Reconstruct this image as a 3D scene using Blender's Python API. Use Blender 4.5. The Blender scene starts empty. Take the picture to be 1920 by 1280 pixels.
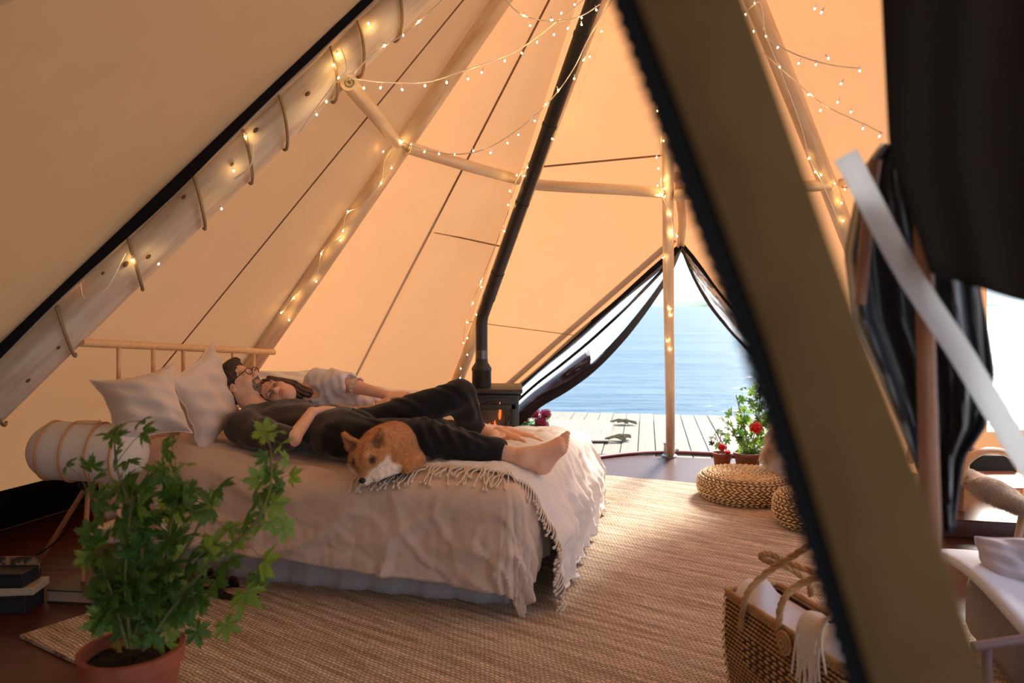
import bpy, bmesh, math, random
import numpy as np
from mathutils import Vector, Matrix
random.seed(7); np.random.seed(7)
S = bpy.context.scene
C = S.collection
PI = math.pi
F, CX, CY, EYE = 1400.0, 960.0, 573.0, 1.3
def V(*a): return Vector(a)
def P(px, py, Y):
    return Vector(((px-CX)/F*Y, Y, EYE-(py-CY)/F*Y))
def FL(px, py, z=0.0):
    Y = (EYE-z)*F/(py-CY)
    return P(px, py, Y)
def RGB(r, g, b):
    f = lambda c: (c/255/12.92 if c/255 <= .04045 else ((c/255+.055)/1.055)**2.4)
    return (f(r), f(g), f(b), 1)
# ---------------- camera, world, sun, exposure ----------------
cd = bpy.data.cameras.new('camera'); cam = bpy.data.objects.new('camera', cd); C.objects.link(cam)
cam.location = (0, 0, EYE); cam.rotation_euler = (PI/2, 0, 0)
cd.sensor_width = 36; cd.lens = F/1920*36; cd.shift_y = -(640-CY)/1920
cd.clip_start = 0.02; cd.clip_end = 6000
cd.dof.use_dof = True; cd.dof.focus_distance = 3.9; cd.dof.aperture_fstop = 2.3
S.camera = cam
S.view_settings.view_transform = 'Standard'; S.view_settings.look = 'None'
S.view_settings.gamma = 1; S.view_settings.use_curve_mapping = False
S.view_settings.exposure = 0.62
S.cycles.use_denoising = True
S.cycles.max_bounces = 10; S.cycles.diffuse_bounces = 5; S.cycles.transmission_bounces = 8
S.cycles.transparent_max_bounces = 12
S.cycles.sample_clamp_indirect = 6
S.cycles.caustics_reflective = False; S.cycles.caustics_refractive = False
w = bpy.data.worlds.new('sky'); S.world = w; w.use_nodes = True
nt = w.node_tree; nt.nodes.clear()
wo = nt.nodes.new('ShaderNodeOutputWorld'); bg = nt.nodes.new('ShaderNodeBackground')
tc = nt.nodes.new('ShaderNodeTexCoord'); sp = nt.nodes.new('ShaderNodeSeparateXYZ'); cr = nt.nodes.new('ShaderNodeValToRGB')
nz = nt.nodes.new('ShaderNodeTexNoise'); nz.inputs['Scale'].default_value = 2.2; nz.inputs['Detail'].default_value = 4
mp = nt.nodes.new('ShaderNodeMapping'); mp.inputs['Scale'].default_value = (1, 1, 4)
mx = nt.nodes.new('ShaderNodeMix'); mx.data_type = 'RGBA'
c2 = nt.nodes.new('ShaderNodeValToRGB'); c2.color_ramp.elements[0].position = .45; c2.color_ramp.elements[1].position = .7
nt.links.new(tc.outputs['Generated'], sp.inputs[0]); nt.links.new(sp.outputs['Z'], cr.inputs[0])
cr.color_ramp.elements[0].position = 0.0; cr.color_ramp.elements[0].color = (.80, .90, .97, 1)
cr.color_ramp.elements[1].position = 0.6; cr.color_ramp.elements[1].color = (.20, .42, .82, 1)
e = cr.color_ramp.elements.new(.12); e.color = (.58, .78, .96, 1)
nt.links.new(tc.outputs['Generated'], mp.inputs[0]); nt.links.new(mp.outputs[0], nz.inputs['Vector'])
nt.links.new(nz.outputs['Fac'], c2.inputs[0]); nt.links.new(c2.outputs[0], mx.inputs['Factor'])
nt.links.new(cr.outputs[0], mx.inputs['A']); mx.inputs['B'].default_value = (.95, .97, 1, 1)
nt.links.new(mx.outputs['Result'], bg.inputs[0]); bg.inputs[1].default_value = 1.05
nt.links.new(bg.outputs[0], wo.inputs[0])
sd = bpy.data.lights.new('sun', 'SUN'); sd.energy = 7.5; sd.angle = math.radians(14); sd.color = (1, .93, .82)
sun = bpy.data.objects.new('sun', sd); C.objects.link(sun)
sun.rotation_euler = Vector((-.45, -.70, -.55)).to_track_quat('-Z', 'Y').to_euler()

# ---------------- materials ----------------
MATS = {}
def mat(name, col, rough=.6, col2=None, scale=30, stretch=(1, 1, 1), bump=0, bscale=None, metal=0, sheen=0, spec=.5,
        coat=0, trans=0, tcol=None, attr=None, detail=4, contrast=(.35, .65), emit=0, alpha=1, sss=0):
    if name in MATS: return MATS[name]
    m = bpy.data.materials.new(name); m.use_nodes = True; n = m.node_tree; L = n.links
    b = n.nodes['Principled BSDF']; out = n.nodes['Material Output']
    b.inputs['Base Color'].default_value = col; b.inputs['Roughness'].default_value = rough
    b.inputs['Metallic'].default_value = metal; b.inputs['Specular IOR Level'].default_value = spec
    b.inputs['Sheen Weight'].default_value = sheen; b.inputs['Coat Weight'].default_value = coat
    b.inputs['Alpha'].default_value = alpha
    if sss:
        b.inputs['Subsurface Weight'].default_value = sss; b.inputs['Subsurface Radius'].default_value = (1, .35, .2)
        b.inputs['Subsurface Scale'].default_value = .012
    src = None
    if attr:
        a = n.nodes.new('ShaderNodeVertexColor'); a.layer_name = attr; src = a.outputs[0]
    if col2 or bump:
        t = n.nodes.new('ShaderNodeTexCoord'); mpn = n.nodes.new('ShaderNodeMapping')
        mpn.inputs['Scale'].default_value = stretch; L.new(t.outputs['Object'], mpn.inputs[0])
    if col2:
        nn = n.nodes.new('ShaderNodeTexNoise'); nn.inputs['Scale'].default_value = scale; nn.inputs['Detail'].default_value = detail
        L.new(mpn.outputs[0], nn.inputs['Vector'])
        r = n.nodes.new('ShaderNodeValToRGB'); r.color_ramp.elements[0].position = contrast[0]; r.color_ramp.elements[1].position = contrast[1]
        r.color_ramp.elements[0].color = col; r.color_ramp.elements[1].color = col2
        L.new(nn.outputs['Fac'], r.inputs[0])
        if src is not None:
            mm = n.nodes.new('ShaderNodeMix'); mm.data_type = 'RGBA'; mm.blend_type = 'MULTIPLY'; mm.inputs['Factor'].default_value = 1
            L.new(src, mm.inputs['A']); L.new(r.outputs[0], mm.inputs['B']); src = mm.outputs['Result']
        else: src = r.outputs[0]
    if src is not None: L.new(src, b.inputs['Base Color'])
    if bump:
        nb = n.nodes.new('ShaderNodeTexNoise'); nb.inputs['Scale'].default_value = bscale or scale; nb.inputs['Detail'].default_value = 3
        L.new(mpn.outputs[0], nb.inputs['Vector'])
        bp = n.nodes.new('ShaderNodeBump'); bp.inputs['Strength'].default_value = min(bump, 1); bp.inputs['Distance'].default_value = .01*max(1, bump)
        L.new(nb.outputs['Fac'], bp.inputs['Height']); L.new(bp.outputs[0], b.inputs['Normal'])
    if emit:
        b.inputs['Emission Color'].default_value = col; b.inputs['Emission Strength'].default_value = emit
    if trans:
        tr = n.nodes.new('ShaderNodeBsdfTranslucent'); tr.inputs[0].default_value = tcol or col
        mi = n.nodes.new('ShaderNodeMixShader'); mi.inputs[0].default_value = trans
        L.new(b.outputs[0], mi.inputs[1]); L.new(tr.outputs[0], mi.inputs[2]); L.new(mi.outputs[0], out.inputs[0])
    MATS[name] = m
    return m

def film_mat(nm, haze, bs, blend=.35):
    m = bpy.data.materials.new(nm); m.use_nodes = True; n = m.node_tree; L = n.links; n.nodes.clear()
    o = n.nodes.new('ShaderNodeOutputMaterial'); t = n.nodes.new('ShaderNodeBsdfTransparent'); t.inputs[0].default_value = (.86, .88, .9, 1)
    g = n.nodes.new('ShaderNodeBsdfGlossy'); g.inputs['Roughness'].default_value = .12
    d = n.nodes.new('ShaderNodeBsdfTranslucent'); d.inputs[0].default_value = (.85, .88, .92, 1)
    lw = n.nodes.new('ShaderNodeLayerWeight'); lw.inputs[0].default_value = blend
    tcn = n.nodes.new('ShaderNodeTexCoord'); nn = n.nodes.new('ShaderNodeTexNoise'); nn.inputs['Scale'].default_value = 7
    bp = n.nodes.new('ShaderNodeBump'); bp.inputs['Strength'].default_value = bs; bp.inputs['Distance'].default_value = .05
    L.new(tcn.outputs['Object'], nn.inputs['Vector']); L.new(nn.outputs['Fac'], bp.inputs['Height'])
    L.new(bp.outputs[0], g.inputs['Normal'])
    m1 = n.nodes.new('ShaderNodeMixShader'); m2 = n.nodes.new('ShaderNodeMixShader'); m2.inputs[0].default_value = haze
    L.new(lw.outputs['Fresnel'], m1.inputs[0]); L.new(t.outputs[0], m1.inputs[1]); L.new(g.outputs[0], m1.inputs[2])
    L.new(m1.outputs[0], m2.inputs[1]); L.new(d.outputs[0], m2.inputs[2]); L.new(m2.outputs[0], o.inputs[0])
    return m
def weave_mat(name, c1, c2, c3, sx, sy, ang=0, bump=.9, rough=.85):
    m = bpy.data.materials.new(name); m.use_nodes = True; n = m.node_tree; L = n.links
    b = n.nodes['Principled BSDF']; b.inputs['Roughness'].default_value = rough; b.inputs['Specular IOR Level'].default_value = .2
    t = n.nodes.new('ShaderNodeTexCoord'); mp = n.nodes.new('ShaderNodeMapping'); mp.inputs['Rotation'].default_value = (0, 0, ang)
    L.new(t.outputs['Object'], mp.inputs[0])
    nd = n.nodes.new('ShaderNodeTexNoise'); nd.inputs['Scale'].default_value = 22
    L.new(mp.outputs[0], nd.inputs['Vector'])
    va = n.nodes.new('ShaderNodeVectorMath'); va.operation = 'SCALE'; va.inputs['Scale'].default_value = .018
    L.new(nd.outputs['Color'], va.inputs[0])
    vb = n.nodes.new('ShaderNodeVectorMath'); vb.operation = 'ADD'; L.new(mp.outputs[0], vb.inputs[0]); L.new(va.outputs[0], vb.inputs[1])
    br = n.nodes.new('ShaderNodeTexBrick'); br.inputs['Scale'].default_value = 1
    br.inputs['Brick Width'].default_value = sx; br.inputs['Row Height'].default_value = sy
    br.inputs['Mortar Size'].default_value = sy*.16; br.inputs['Mortar Smooth'].default_value = 1
    br.inputs['Color1'].default_value = c1; br.inputs['Color2'].default_value = c2; br.inputs['Mortar'].default_value = c3
    L.new(vb.outputs[0], br.inputs['Vector'])
    n2 = n.nodes.new('ShaderNodeTexNoise'); n2.inputs['Scale'].default_value = 5; n2.inputs['Detail'].default_value = 8
    mp2 = n.nodes.new('ShaderNodeMapping'); mp2.inputs['Scale'].default_value = (.5, 7, 1); L.new(mp.outputs[0], mp2.inputs[0]); L.new(mp2.outputs[0], n2.inputs['Vector'])
    r = n.nodes.new('ShaderNodeValToRGB'); r.color_ramp.elements[0].position = .38; r.color_ramp.elements[1].position = .62
    r.color_ramp.elements[0].color = (.62, .56, .5, 1); r.color_ramp.elements[1].color = (1, 1, 1, 1); L.new(n2.outputs['Fac'], r.inputs[0])
    mm = n.nodes.new('ShaderNodeMix'); mm.data_type = 'RGBA'; mm.blend_type = 'MULTIPLY'; mm.inputs['Factor'].default_value = 1
    L.new(br.outputs['Color'], mm.inputs['A']); L.new(r.outputs[0], mm.inputs['B']); L.new(mm.outputs['Result'], b.inputs['Base Color'])
    bp = n.nodes.new('ShaderNodeBump'); bp.inputs['Strength'].default_value = bump; bp.inputs['Distance'].default_value = .006; bp.invert = True
    L.new(br.outputs['Fac'], bp.inputs['Height']); L.new(bp.outputs[0], b.inputs['Normal'])
    return m

M_canvas = mat('canvas_cloth', (.60, .42, .28, 1), .9, col2=(.65, .465, .315, 1), scale=3, bump=.25, bscale=5, trans=.45, tcol=(.55, .25, .105, 1), spec=.1)
M_seam = mat('seam_tape', (.26, .16, .10, 1), .9)
M_pine = mat('peeled_pine', (.66, .50, .36, 1), .5, col2=(.86, .77, .66, 1), scale=9, stretch=(2.5, 2.5, .35), bump=.25, bscale=14, contrast=(.3, .62))
M_pine2 = mat('pale_pine', (.72, .52, .34, 1), .5, col2=(.88, .72, .54, 1), scale=9, stretch=(3, 3, .4), bump=.15)
M_knot = mat('wood_knot', (.16, .09, .05, 1), .7)
M_black = mat('black_webbing', (.010, .010, .012, 1), .8, spec=.15, bump=.3, bscale=120)
M_cream = mat('cream_tape', (.62, .48, .38, 1), .8)
M_rope = mat('jute_rope', (.34, .24, .14, 1), .9, bump=.5, bscale=150)
M_steel = mat('galvanised_steel', (.45, .42, .38, 1), .35, metal=1)
M_bulb = mat('lit_bulb', (1, .62, .22, 1), .4, emit=110)
M_wire = mat('clear_cable', (.95, .86, .76, 1), .3, spec=.7)
M_iron = mat('matt_black_iron', (.016, .016, .018, 1), .45, bump=.15, bscale=60)
M_film = film_mat('clear_vinyl', .01, .12, .04); M_film2 = film_mat('creased_vinyl', .28, .5, .45)
M_redfloor = mat('groundsheet', (.055, .012, .010, 1), .34, col2=(.08, .020, .015, 1), scale=3, stretch=(.6, 5, 1), bump=.35, bscale=3, spec=.4)
M_rug = weave_mat('jute_weave', (.66, .53, .40, 1), (.80, .67, .53, 1), (.32, .22, .15, 1), .022, .014, ang=.62)
M_linen = mat('beige_linen', (.58, .44, .35, 1), .9, col2=(.64, .50, .41, 1), scale=6, bump=.5, bscale=9, sheen=.3, spec=.15)
M_white = mat('white_cotton', (.80, .78, .75, 1), .9, bump=.4, bscale=25, sheen=.3, spec=.15)
M_throw = mat('white_waffle_throw', (.84, .81, .77, 1), .95, col2=(.74, .71, .67, 1), scale=160, bump=.5, bscale=170, sheen=.4, spec=.1)
M_lav = mat('grey_valance', (.42, .38, .38, 1), .9, bump=.3, bscale=12)
M_wood = mat('light_beech', (.70, .44, .22, 1), .4, col2=(.78, .53, .30, 1), scale=20, stretch=(2, 2, 2))
M_terra = mat('terracotta', (.30, .075, .04, 1), .75, col2=(.38, .11, .06, 1), scale=14, bump=.2)
M_soil = mat('potting_soil', (.015, .010, .007, 1), .95, col2=(.04, .025, .015, 1), scale=70, bump=1, bscale=60)
M_leaf = mat('geranium_leaf', (.045, .13, .018, 1), .5, col2=(.085, .20, .035, 1), scale=9, bump=.4, bscale=30, trans=.25, tcol=(.14, .32, .03, 1))
M_leaf2 = mat('young_leaf', (.12, .27, .04, 1), .5, col2=(.19, .36, .08, 1), scale=9, bump=.3, bscale=30, trans=.35, tcol=(.4, .62, .08, 1))
M_leafy = mat('yellowed_leaf', (.45, .30, .08, 1), .6, col2=(.35, .36, .1, 1), scale=20, trans=.3, tcol=(.6, .45, .1, 1))
M_stem = mat('green_stem', (.16, .22, .06, 1), .6, col2=(.22, .14, .07, 1), scale=10)
M_glass = mat('stove_glass', (.05, .04, .035, 1), .06, alpha=.35)

# ---------------- mesh helpers ----------------
WM = {}
class MB:
    def __init__(s): s.v = []; s.f = []; s.m = []; s.mi = 0
    def add(s, vs, fs, mi=None):
        o = len(s.v); s.v += [tuple(p) for p in vs]; s.f += [tuple(i+o for i in f) for f in fs]
        s.m += [s.mi if mi is None else mi]*len(fs); return s
    def tube(s, pts, r, n=8, cap=True, flat=1.0, closed=False):
        pts = [Vector(p) for p in pts]; N = len(pts)
        rs = r if isinstance(r, (list, tuple)) else [r]*N
        vs = []; fs = []
        up = None
        for i, p in enumerate(pts):
            if closed: t = pts[(i+1) % N]-pts[i-1]
            else: t = pts[min(i+1, N-1)]-pts[max(i-1, 0)]
            t = t.normalized() if t.length > 1e-9 else Vector((0, 0, 1))
            if up is None:
                up = Vector((0, 0, 1)) if abs(t.z) < .9 else Vector((0, 1, 0))
                up = t.cross(up).normalized()
            up = (up-t*up.dot(t)).normalized(); sd_ = t.cross(up)
            for k in range(n):
                a = 2*PI*k/n; vs.append(p+up*(math.cos(a)*rs[i])+sd_*(math.sin(a)*rs[i]*flat))
        M_ = N if closed else N-1
        for i in range(M_):
            for k in range(n):
                a = i*n+k; b = i*n+(k+1) % n; j = ((i+1) % N)*n
                fs.append((a, b, j+(k+1) % n, j+k))
        if cap and not closed:
            fs.append(tuple(range(n-1, -1, -1))); fs.append(tuple((N-1)*n+k for k in range(n)))
        return s.add(vs, fs)
    def lathe(s, c, prof, n=32, ax=None, caps=True, sq=1.0):
        c = Vector(c); vs = []; fs = []
        R = Vector((0, 0, 1)).rotation_difference(Vector(ax)).to_matrix() if ax is not None else Matrix.Identity(3)
        for r, z in prof:
            for k in range(n):
                a = 2*PI*k/n; vs.append(c+R@Vector((r*math.cos(a), r*math.sin(a)*sq, z)))
        for i in range(len(prof)-1):
            for k in range(n):
                fs.append((i*n+k, i*n+(k+1) % n, (i+1)*n+(k+1) % n, (i+1)*n+k))
        if caps:
            fs.append(tuple(range(n-1, -1, -1))); fs.append(tuple((len(prof)-1)*n+k for k in range(n)))
        return s.add(vs, fs)
    def box(s, c, sx, sy, sz, R=None, bev=0):
        c = Vector(c); R = R or Matrix.Identity(3)
        if bev:
            bm = bmesh.new(); bmesh.ops.create_cube(bm, size=1)
            for v in bm.verts: v.co = Vector((v.co.x*sx, v.co.y*sy, v.co.z*sz))
            bmesh.ops.bevel(bm, geom=bm.edges[:], offset=bev, segments=2, affect='EDGES', profile=.5)
            bm.verts.ensure_lookup_table()
            vs = [c+R@v.co for v in bm.verts]; fs = [tuple(v.index for v in f.verts) for f in bm.faces]
            bm.free(); return s.add(vs, fs)
        vs = [c+R@Vector((x*sx/2, y*sy/2, z*sz/2)) for x in (-1, 1) for y in (-1, 1) for z in (-1, 1)]
        return s.add(vs, [(0, 1, 3, 2), (4, 6, 7, 5), (0, 4, 5, 1), (2, 3, 7, 6), (0, 2, 6, 4), (1, 5, 7, 3)])
    def ball(s, c, r, R=None, n=12, m=8):
        c = Vector(c); r = r if isinstance(r, (tuple, list)) else (r, r, r); R = R or Matrix.Identity(3)
        vs = [c+R@Vector((0, 0, r[2]))]; fs = []
        for i in range(1, m):
            t = PI*i/m
            for k in range(n):
                a = 2*PI*k/n; vs.append(c+R@Vector((r[0]*math.sin(t)*math.cos(a), r[1]*math.sin(t)*math.sin(a), r[2]*math.cos(t))))
        vs.append(c+R@Vector((0, 0, -r[2]))); e_ = len(vs)-1
        for k in range(n):
            fs.append((0, 1+k, 1+(k+1) % n)); fs.append((e_, e_-n+(k+1) % n, e_-n+k))
        for i in range(m-2):
            for k in range(n):
                a = 1+i*n+k; b = 1+i*n+(k+1) % n; fs.append((a, a+n, b+n, b))
        return s.add(vs, fs)
    def grid(s, fn, nu, nv, closed_u=False):
        vs = [fn(i/nu, j/nv) for j in range(nv+1) for i in range(nu+1)]
        fs = [(j*(nu+1)+i, j*(nu+1)+i+1, (j+1)*(nu+1)+i+1, (j+1)*(nu+1)+i) for j in range(nv) for i in range(nu)]
        return s.add(vs, fs)
def mesh_of(name, mb, mats, smooth=True):
    me = bpy.data.meshes.new(name)
    me.from_pydata([tuple(v) for v in mb.v], [], mb.f); me.update()
    for m in (mats if isinstance(mats, (list, tuple)) else [mats]): me.materials.append(m)
    if any(mb.m): me.polygons.foreach_set('material_index', mb.m)
    if smooth:
        me.polygons.foreach_set('use_smooth', [True]*len(me.polygons))
        try: me.set_sharp_from_angle(angle=math.radians(48))
        except Exception: pass
    return me
def link(name, data, parent=None, M=None):
    o = bpy.data.objects.new(name, data); C.objects.link(o)
    M = M or Matrix.Identity(4); WM[o] = M
    if parent is not None:
        o.parent = parent; o.matrix_basis = WM[parent].inverted()@M
    else: o.matrix_basis = M
    return o
def obj(name, mb, mats, parent=None, smooth=True, M=None, kind=None, label=None):
    """mesh in world coordinates; origin moved to the middle of its foot"""
    if M is None:
        a = np.array([tuple(v) for v in mb.v]); c = (a.min(0)+a.max(0))/2; c[2] = a[:, 2].min()
        mb.v = [tuple(x) for x in (a-c)]; M = Matrix.Translation(Vector(c))
    o = link(name, mesh_of(name, mb, mats, smooth), parent, M)
    if kind: o['kind'] = kind
    if label: o['label'] = label
    return o
def tag(o, label, cat, group=None, kind=None):
    o['label'] = label; o['category'] = cat
    if group: o['group'] = group
    if kind: o['kind'] = kind
    return o
def thing(name, label, cat, loc, group=None):
    o = bpy.data.objects.new(name, None); C.objects.link(o); o.location = loc; o.empty_display_size = .1
    WM[o] = Matrix.Translation(Vector(loc)); return tag(o, label, cat, group)
def solid(o, t, off=0):
    m = o.modifiers.new('thick', 'SOLIDIFY'); m.thickness = t; m.offset = off; return o
def catmull(pts, n=8):
    pts = [Vector(p) for p in pts]; out = []
    q = [pts[0]*2-pts[1]]+pts+[pts[-1]*2-pts[-2]]
    for i in range(1, len(q)-2):
        a, b, c, d = q[i-1:i+3]
        for k in range(n):
            t = k/n; out.append(.5*((2*b)+(c-a)*t+(2*a-5*b+4*c-d)*t*t+(3*b-a-3*c+d)*t**3))
    out.append(pts[-1]); return out
def log(name, a, b, ra, rb, m, label=None, cat=None, parent=None, n=24, rough=.004, seg=40, group=None):
    a = Vector(a); b = Vector(b); L_ = (b-a).length; mb = MB(); rnd = random.Random(int(L_*1e4)); ph = rnd.random()*9
    pts = []; rs = []
    for i in range(seg+1):
        t = i/seg; pts.append((rough*2*math.sin(t*7+ph), rough*2*math.cos(t*5+ph), t*L_))
        rs.append((ra+(rb-ra)*t)*(1+rough*4*math.sin(t*23+ph*2)*math.sin(t*9+ph)))
    mb.tube(pts, rs, n)
    q = (b-a).to_track_quat('Z', 'Y'); M = Matrix.Translation(a)@q.to_matrix().to_4x4()
    o = link(name, mesh_of(name, mb, m), parent, M)
    if cat: tag(o, label, cat, group)
    return o

# ---------------- tent skeleton ----------------
YA = 3.3
APX = P(1240, -430, YA)
def lerp(a, b, t): return a+(b-a)*t
POLE = {}
def pole_line(k, x0, slope, Ybase, xtop_y=-430):
    """image line px = x0 - slope*py ; foot on the floor at depth Ybase, head at depth YA"""
    py = CY+EYE*F/Ybase
    a = P(x0-slope*py, py, Ybase); b = P(x0-slope*xtop_y, xtop_y, YA); POLE[k] = (a, b)
pole_line(1, 755.6, 1.028, 3.3)
pole_line(2, 940, .681, 5.66)
pole_line(3, 1122, .372, 6.8)
pole_line(4, 1255, 0.0, 6.45)
pole_line(5, 1410, -.409, 5.6)
def on_pole(k, py):
    a, b = POLE[k]
    # py of a+(b-a)t :  EYE - z = (py-CY)/F*Y
    s_ = (py-CY)/F
    t = (EYE-a.z-s_*a.y)/((b.z-a.z)+s_*(b.y-a.y)); return a+(b-a)*t
OUT = .07
def outw(p, k=OUT):
    d = Vector((p.x-APX.x, p.y-APX.y, 0)); return p+d.normalized()*k if d.length > .01 else p
B1 = outw(POLE[1][0], .12); B2 = outw(POLE[2][0], .06); B3 = outw(POLE[3][0], .06); B5 = outw(POLE[5][0], .06)
T = APX+Vector((0, 0, .1))
py4 = CY+EYE*F/7.05
B4 = P(1240+.0427*(py4+430), py4, 7.05)
B0 = V(-3.5, .1, 0); BA = V(-1.9, -3.0, 0); BB = V(2.6, -3.0, 0); B7 = V(4.5, .2, 0); B6 = V(4.5, 3.2, 0)
def plane(a, b, c): n = (b-a).cross(c-a).normalized(); return (a, n)
def hit(pl, px, py, off=0):
    d = P(px, py, 1)-V(0, 0, EYE); a, n = pl
    t = (a-V(0, 0, EYE)).dot(n)/d.dot(n); q = V(0, 0, EYE)+d*t
    return q-d.normalized()*off if off else q
PL12 = plane(T, B1, B2); PL23 = plane(T, B2, B3); PL34 = plane(T, B3, B4); PL45 = plane(T, B4, B5); PL01 = plane(T, B0, B1); PL56 = plane(T, B5, B6)
D = hit(PL34, 1278, 462)
E1 = hit(PL34, 965, 731); El = D+(E1-D)*(D.z/(D.z-E1.z))
E2 = hit(PL45, 1420, 645); Er = D+(E2-D)*(D.z/(D.z-E2.z))
def tri_grid(mb, a, b, c, n=14, sag=0):
    nrm = (b-a).cross(c-a).normalized(); cen = (a+b+c)/3
    if nrm.dot(V(.6, 2.5, 1)-cen) < 0: nrm = -nrm
    idx = {}; vs = []
    for i in range(n+1):
        for j in range(n+1-i):
            k = n-i-j; p = (a*i+b*j+c*k)/n
            s_ = 27*(i*j*k)/n**3
            idx[i, j] = len(vs); vs.append(p+nrm*sag*s_)
    fs = []
    for i in range(n):
        for j in range(n-i):
            fs.append((idx[i, j], idx[i+1, j], idx[i, j+1]))
            if j < n-i-1: fs.append((idx[i+1, j], idx[i+1, j+1], idx[i, j+1]))
    mb.add(vs, fs)
def panel(name, tris, label, sag=.05):
    mb = MB()
    for t in tris: tri_grid(mb, *t, sag=sag)
    o = obj(name, mb, M_canvas, M=Matrix.Identity(4)); o['kind'] = 'structure'; o['label'] = label
    return o
W01 = panel('wall_left', [(T, B0, B1)], 'large shaded tan canvas wall left of the thick roped pole', sag=.0)
W12 = panel('wall_back_left', [(T, B1, B2)], 'tan canvas wall panel behind the headboard', sag=.0)
W23 = panel('wall_back', [(T, B2, B3)], 'orange canvas wall panel between second pole and stove pipe')
W34 = panel('wall_door_left', [(T, B3, D), (B3, El, D)], 'orange canvas panel between stove pipe and open lake doorway', sag=.03)
W45 = panel('wall_door_right', [(T, D, B5), (D, Er, B5)], 'orange canvas panel right of the lake doorway', sag=.02)
# right-hand wall with a window opening onto the lake
wq = [hit(PL56, 1850, 520), hit(PL56, 2010, 520), hit(PL56, 2010, 800), hit(PL56, 1850, 810)]
W56 = panel('wall_right', [(T, B5, wq[0]), (B5, wq[3], wq[0]), (B5, B6, wq[3]), (B6, wq[2], wq[3]), (B6, T, wq[1]), (B6, wq[1], wq[2]), (T, wq[0], wq[1])], 'canvas wall on the right with a window opening', sag=0)
h67 = B6.lerp(B7, .5).lerp(T, .86)
panel('wall_right_near', [(T, B6, h67), (T, h67, B7)], 'canvas wall above the open side entrance on the right')
h7B = B7.lerp(BB, .5).lerp(T, .6)  # unseen opening shaped to let more daylight in
panel('wall_near_right', [(T, B7, h7B), (T, h7B, BB)], 'canvas wall behind the camera over an opening added for light')
hN_ = BB.lerp(BA, .5).lerp(T, .55)  # unseen front left open to light the poles from the camera side
panel('wall_near', [(T, BB, hN_), (T, hN_, BA)], 'canvas wall behind the camera over a wide opening added for light')
panel('wall_near_left', [(T, BA, B0)], 'canvas wall behind the camera on the left')
def ribbon(name, pts, wdt, m, parent, nrm=None, th=.003, kind=None, label=None):
    mb = MB(); pts = [Vector(p) for p in pts]; vs = []; fs = []
    for i, p in enumerate(pts):
        t = (pts[min(i+1, len(pts)-1)]-pts[max(i-1, 0)]).normalized()
        n_ = nrm or (V(0, 0, EYE)-p).normalized(); s_ = t.cross(n_).normalized(); w_ = wdt[i] if isinstance(wdt, list) else wdt
        vs += [p+s_*w_/2+n_*th/2, p-s_*w_/2+n_*th/2, p-s_*w_/2-n_*th/2, p+s_*w_/2-n_*th/2]
    for i in range(len(pts)-1):
        for k in range(4): fs.append((i*4+k, i*4+(k+1) % 4, (i+1)*4+(k+1) % 4, (i+1)*4+k))
    fs += [(3, 2, 1, 0), tuple(len(vs)-4+k for k in range(4))]
    mb.add(vs, fs); return obj(name, mb, m, parent, smooth=False, kind=kind, label=label)
def seam(pl, wall, pts, w_=.010):
    q = [hit(pl, x, y, .035+.02) for x, y in pts]; q = [q[0].lerp(q[1], t/10) for t in range(11)] if len(q) == 2 else q
    ribbon('seam', q, w_, M_seam, wall)
seam(PL12, W12, [(885, -20), (190, 830)], .008)
seam(PL23, W23, [(1040, -20), (640, 760)], .012)
seam(PL23, W23, [(815, 435), (940, 462)], .010)
seam(PL34, W34, [(1000, 314), (1245, 291)], .012)
seam(PL34, W34, [(880, 603), (1075, 628)], .006)
# black mud skirt along the foot of the left-hand walls
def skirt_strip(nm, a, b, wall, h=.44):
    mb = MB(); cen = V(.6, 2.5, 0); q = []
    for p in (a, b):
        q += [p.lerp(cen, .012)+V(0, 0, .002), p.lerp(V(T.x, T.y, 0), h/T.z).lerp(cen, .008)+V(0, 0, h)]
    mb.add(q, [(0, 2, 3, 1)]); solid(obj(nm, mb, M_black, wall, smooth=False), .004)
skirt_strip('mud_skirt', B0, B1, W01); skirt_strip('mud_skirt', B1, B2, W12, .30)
# floor & ground
fl = MB(); base = [B0, B1, B2, B3, El, Er, B5, B6, B7, BB, BA]
fv = [tuple(p) for p in base]; fl.add(fv+[(x, y, -.08) for x, y, z in fv], [tuple(range(len(fv)-1, -1, -1)), tuple(range(len(fv), 2*len(fv)))]+[(i, (i+1) % len(fv), (i+1) % len(fv)+len(fv), i+len(fv)) for i in range(len(fv))])
floor = obj('floor', fl, M_redfloor, smooth=False, M=Matrix.Identity(4)); floor['kind'] = 'structure'; floor['label'] = 'dark red glossy groundsheet floor of the tent'
# ---------------- poles ----------------
def ext(k, f=1.0): a, b = POLE[k]; return a, a+(b-a)*f
knots = [(205, 505), (262, 493), (300, 455), (372, 385), (450, 300), (105, 640), (520, 252), (640, 160), (60, 690)]
a, b = ext(1, 1.03)
pole1 = log('tent_pole', a, b, .108, .088, M_pine, 'thick peeled pine tent pole wrapped with rope loops on the left', 'pole', n=32, rough=.006, seg=60)
a, b = ext(2, 1.02); pole2 = log('tent_pole', a, b, .062, .045, M_pine2, 'pine tent pole rising from behind the headboard', 'pole')
a, b = ext(3, 1.02); pole3 = log('tent_pole', a, b, .050, .045, M_pine2, 'pine tent pole running up behind the black stove pipe', 'pole')
a, b = ext(4, 1.02); pole4 = log('tent_pole', a, b, .038, .036, M_pine2, 'slim pine pole standing in the middle of the lake doorway', 'pole')
a, b = ext(5, 1.02); pole5 = log('tent_pole', a, b, .055, .048, M_pine2, 'pine tent pole seen through the clear window at right', 'pole')
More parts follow.
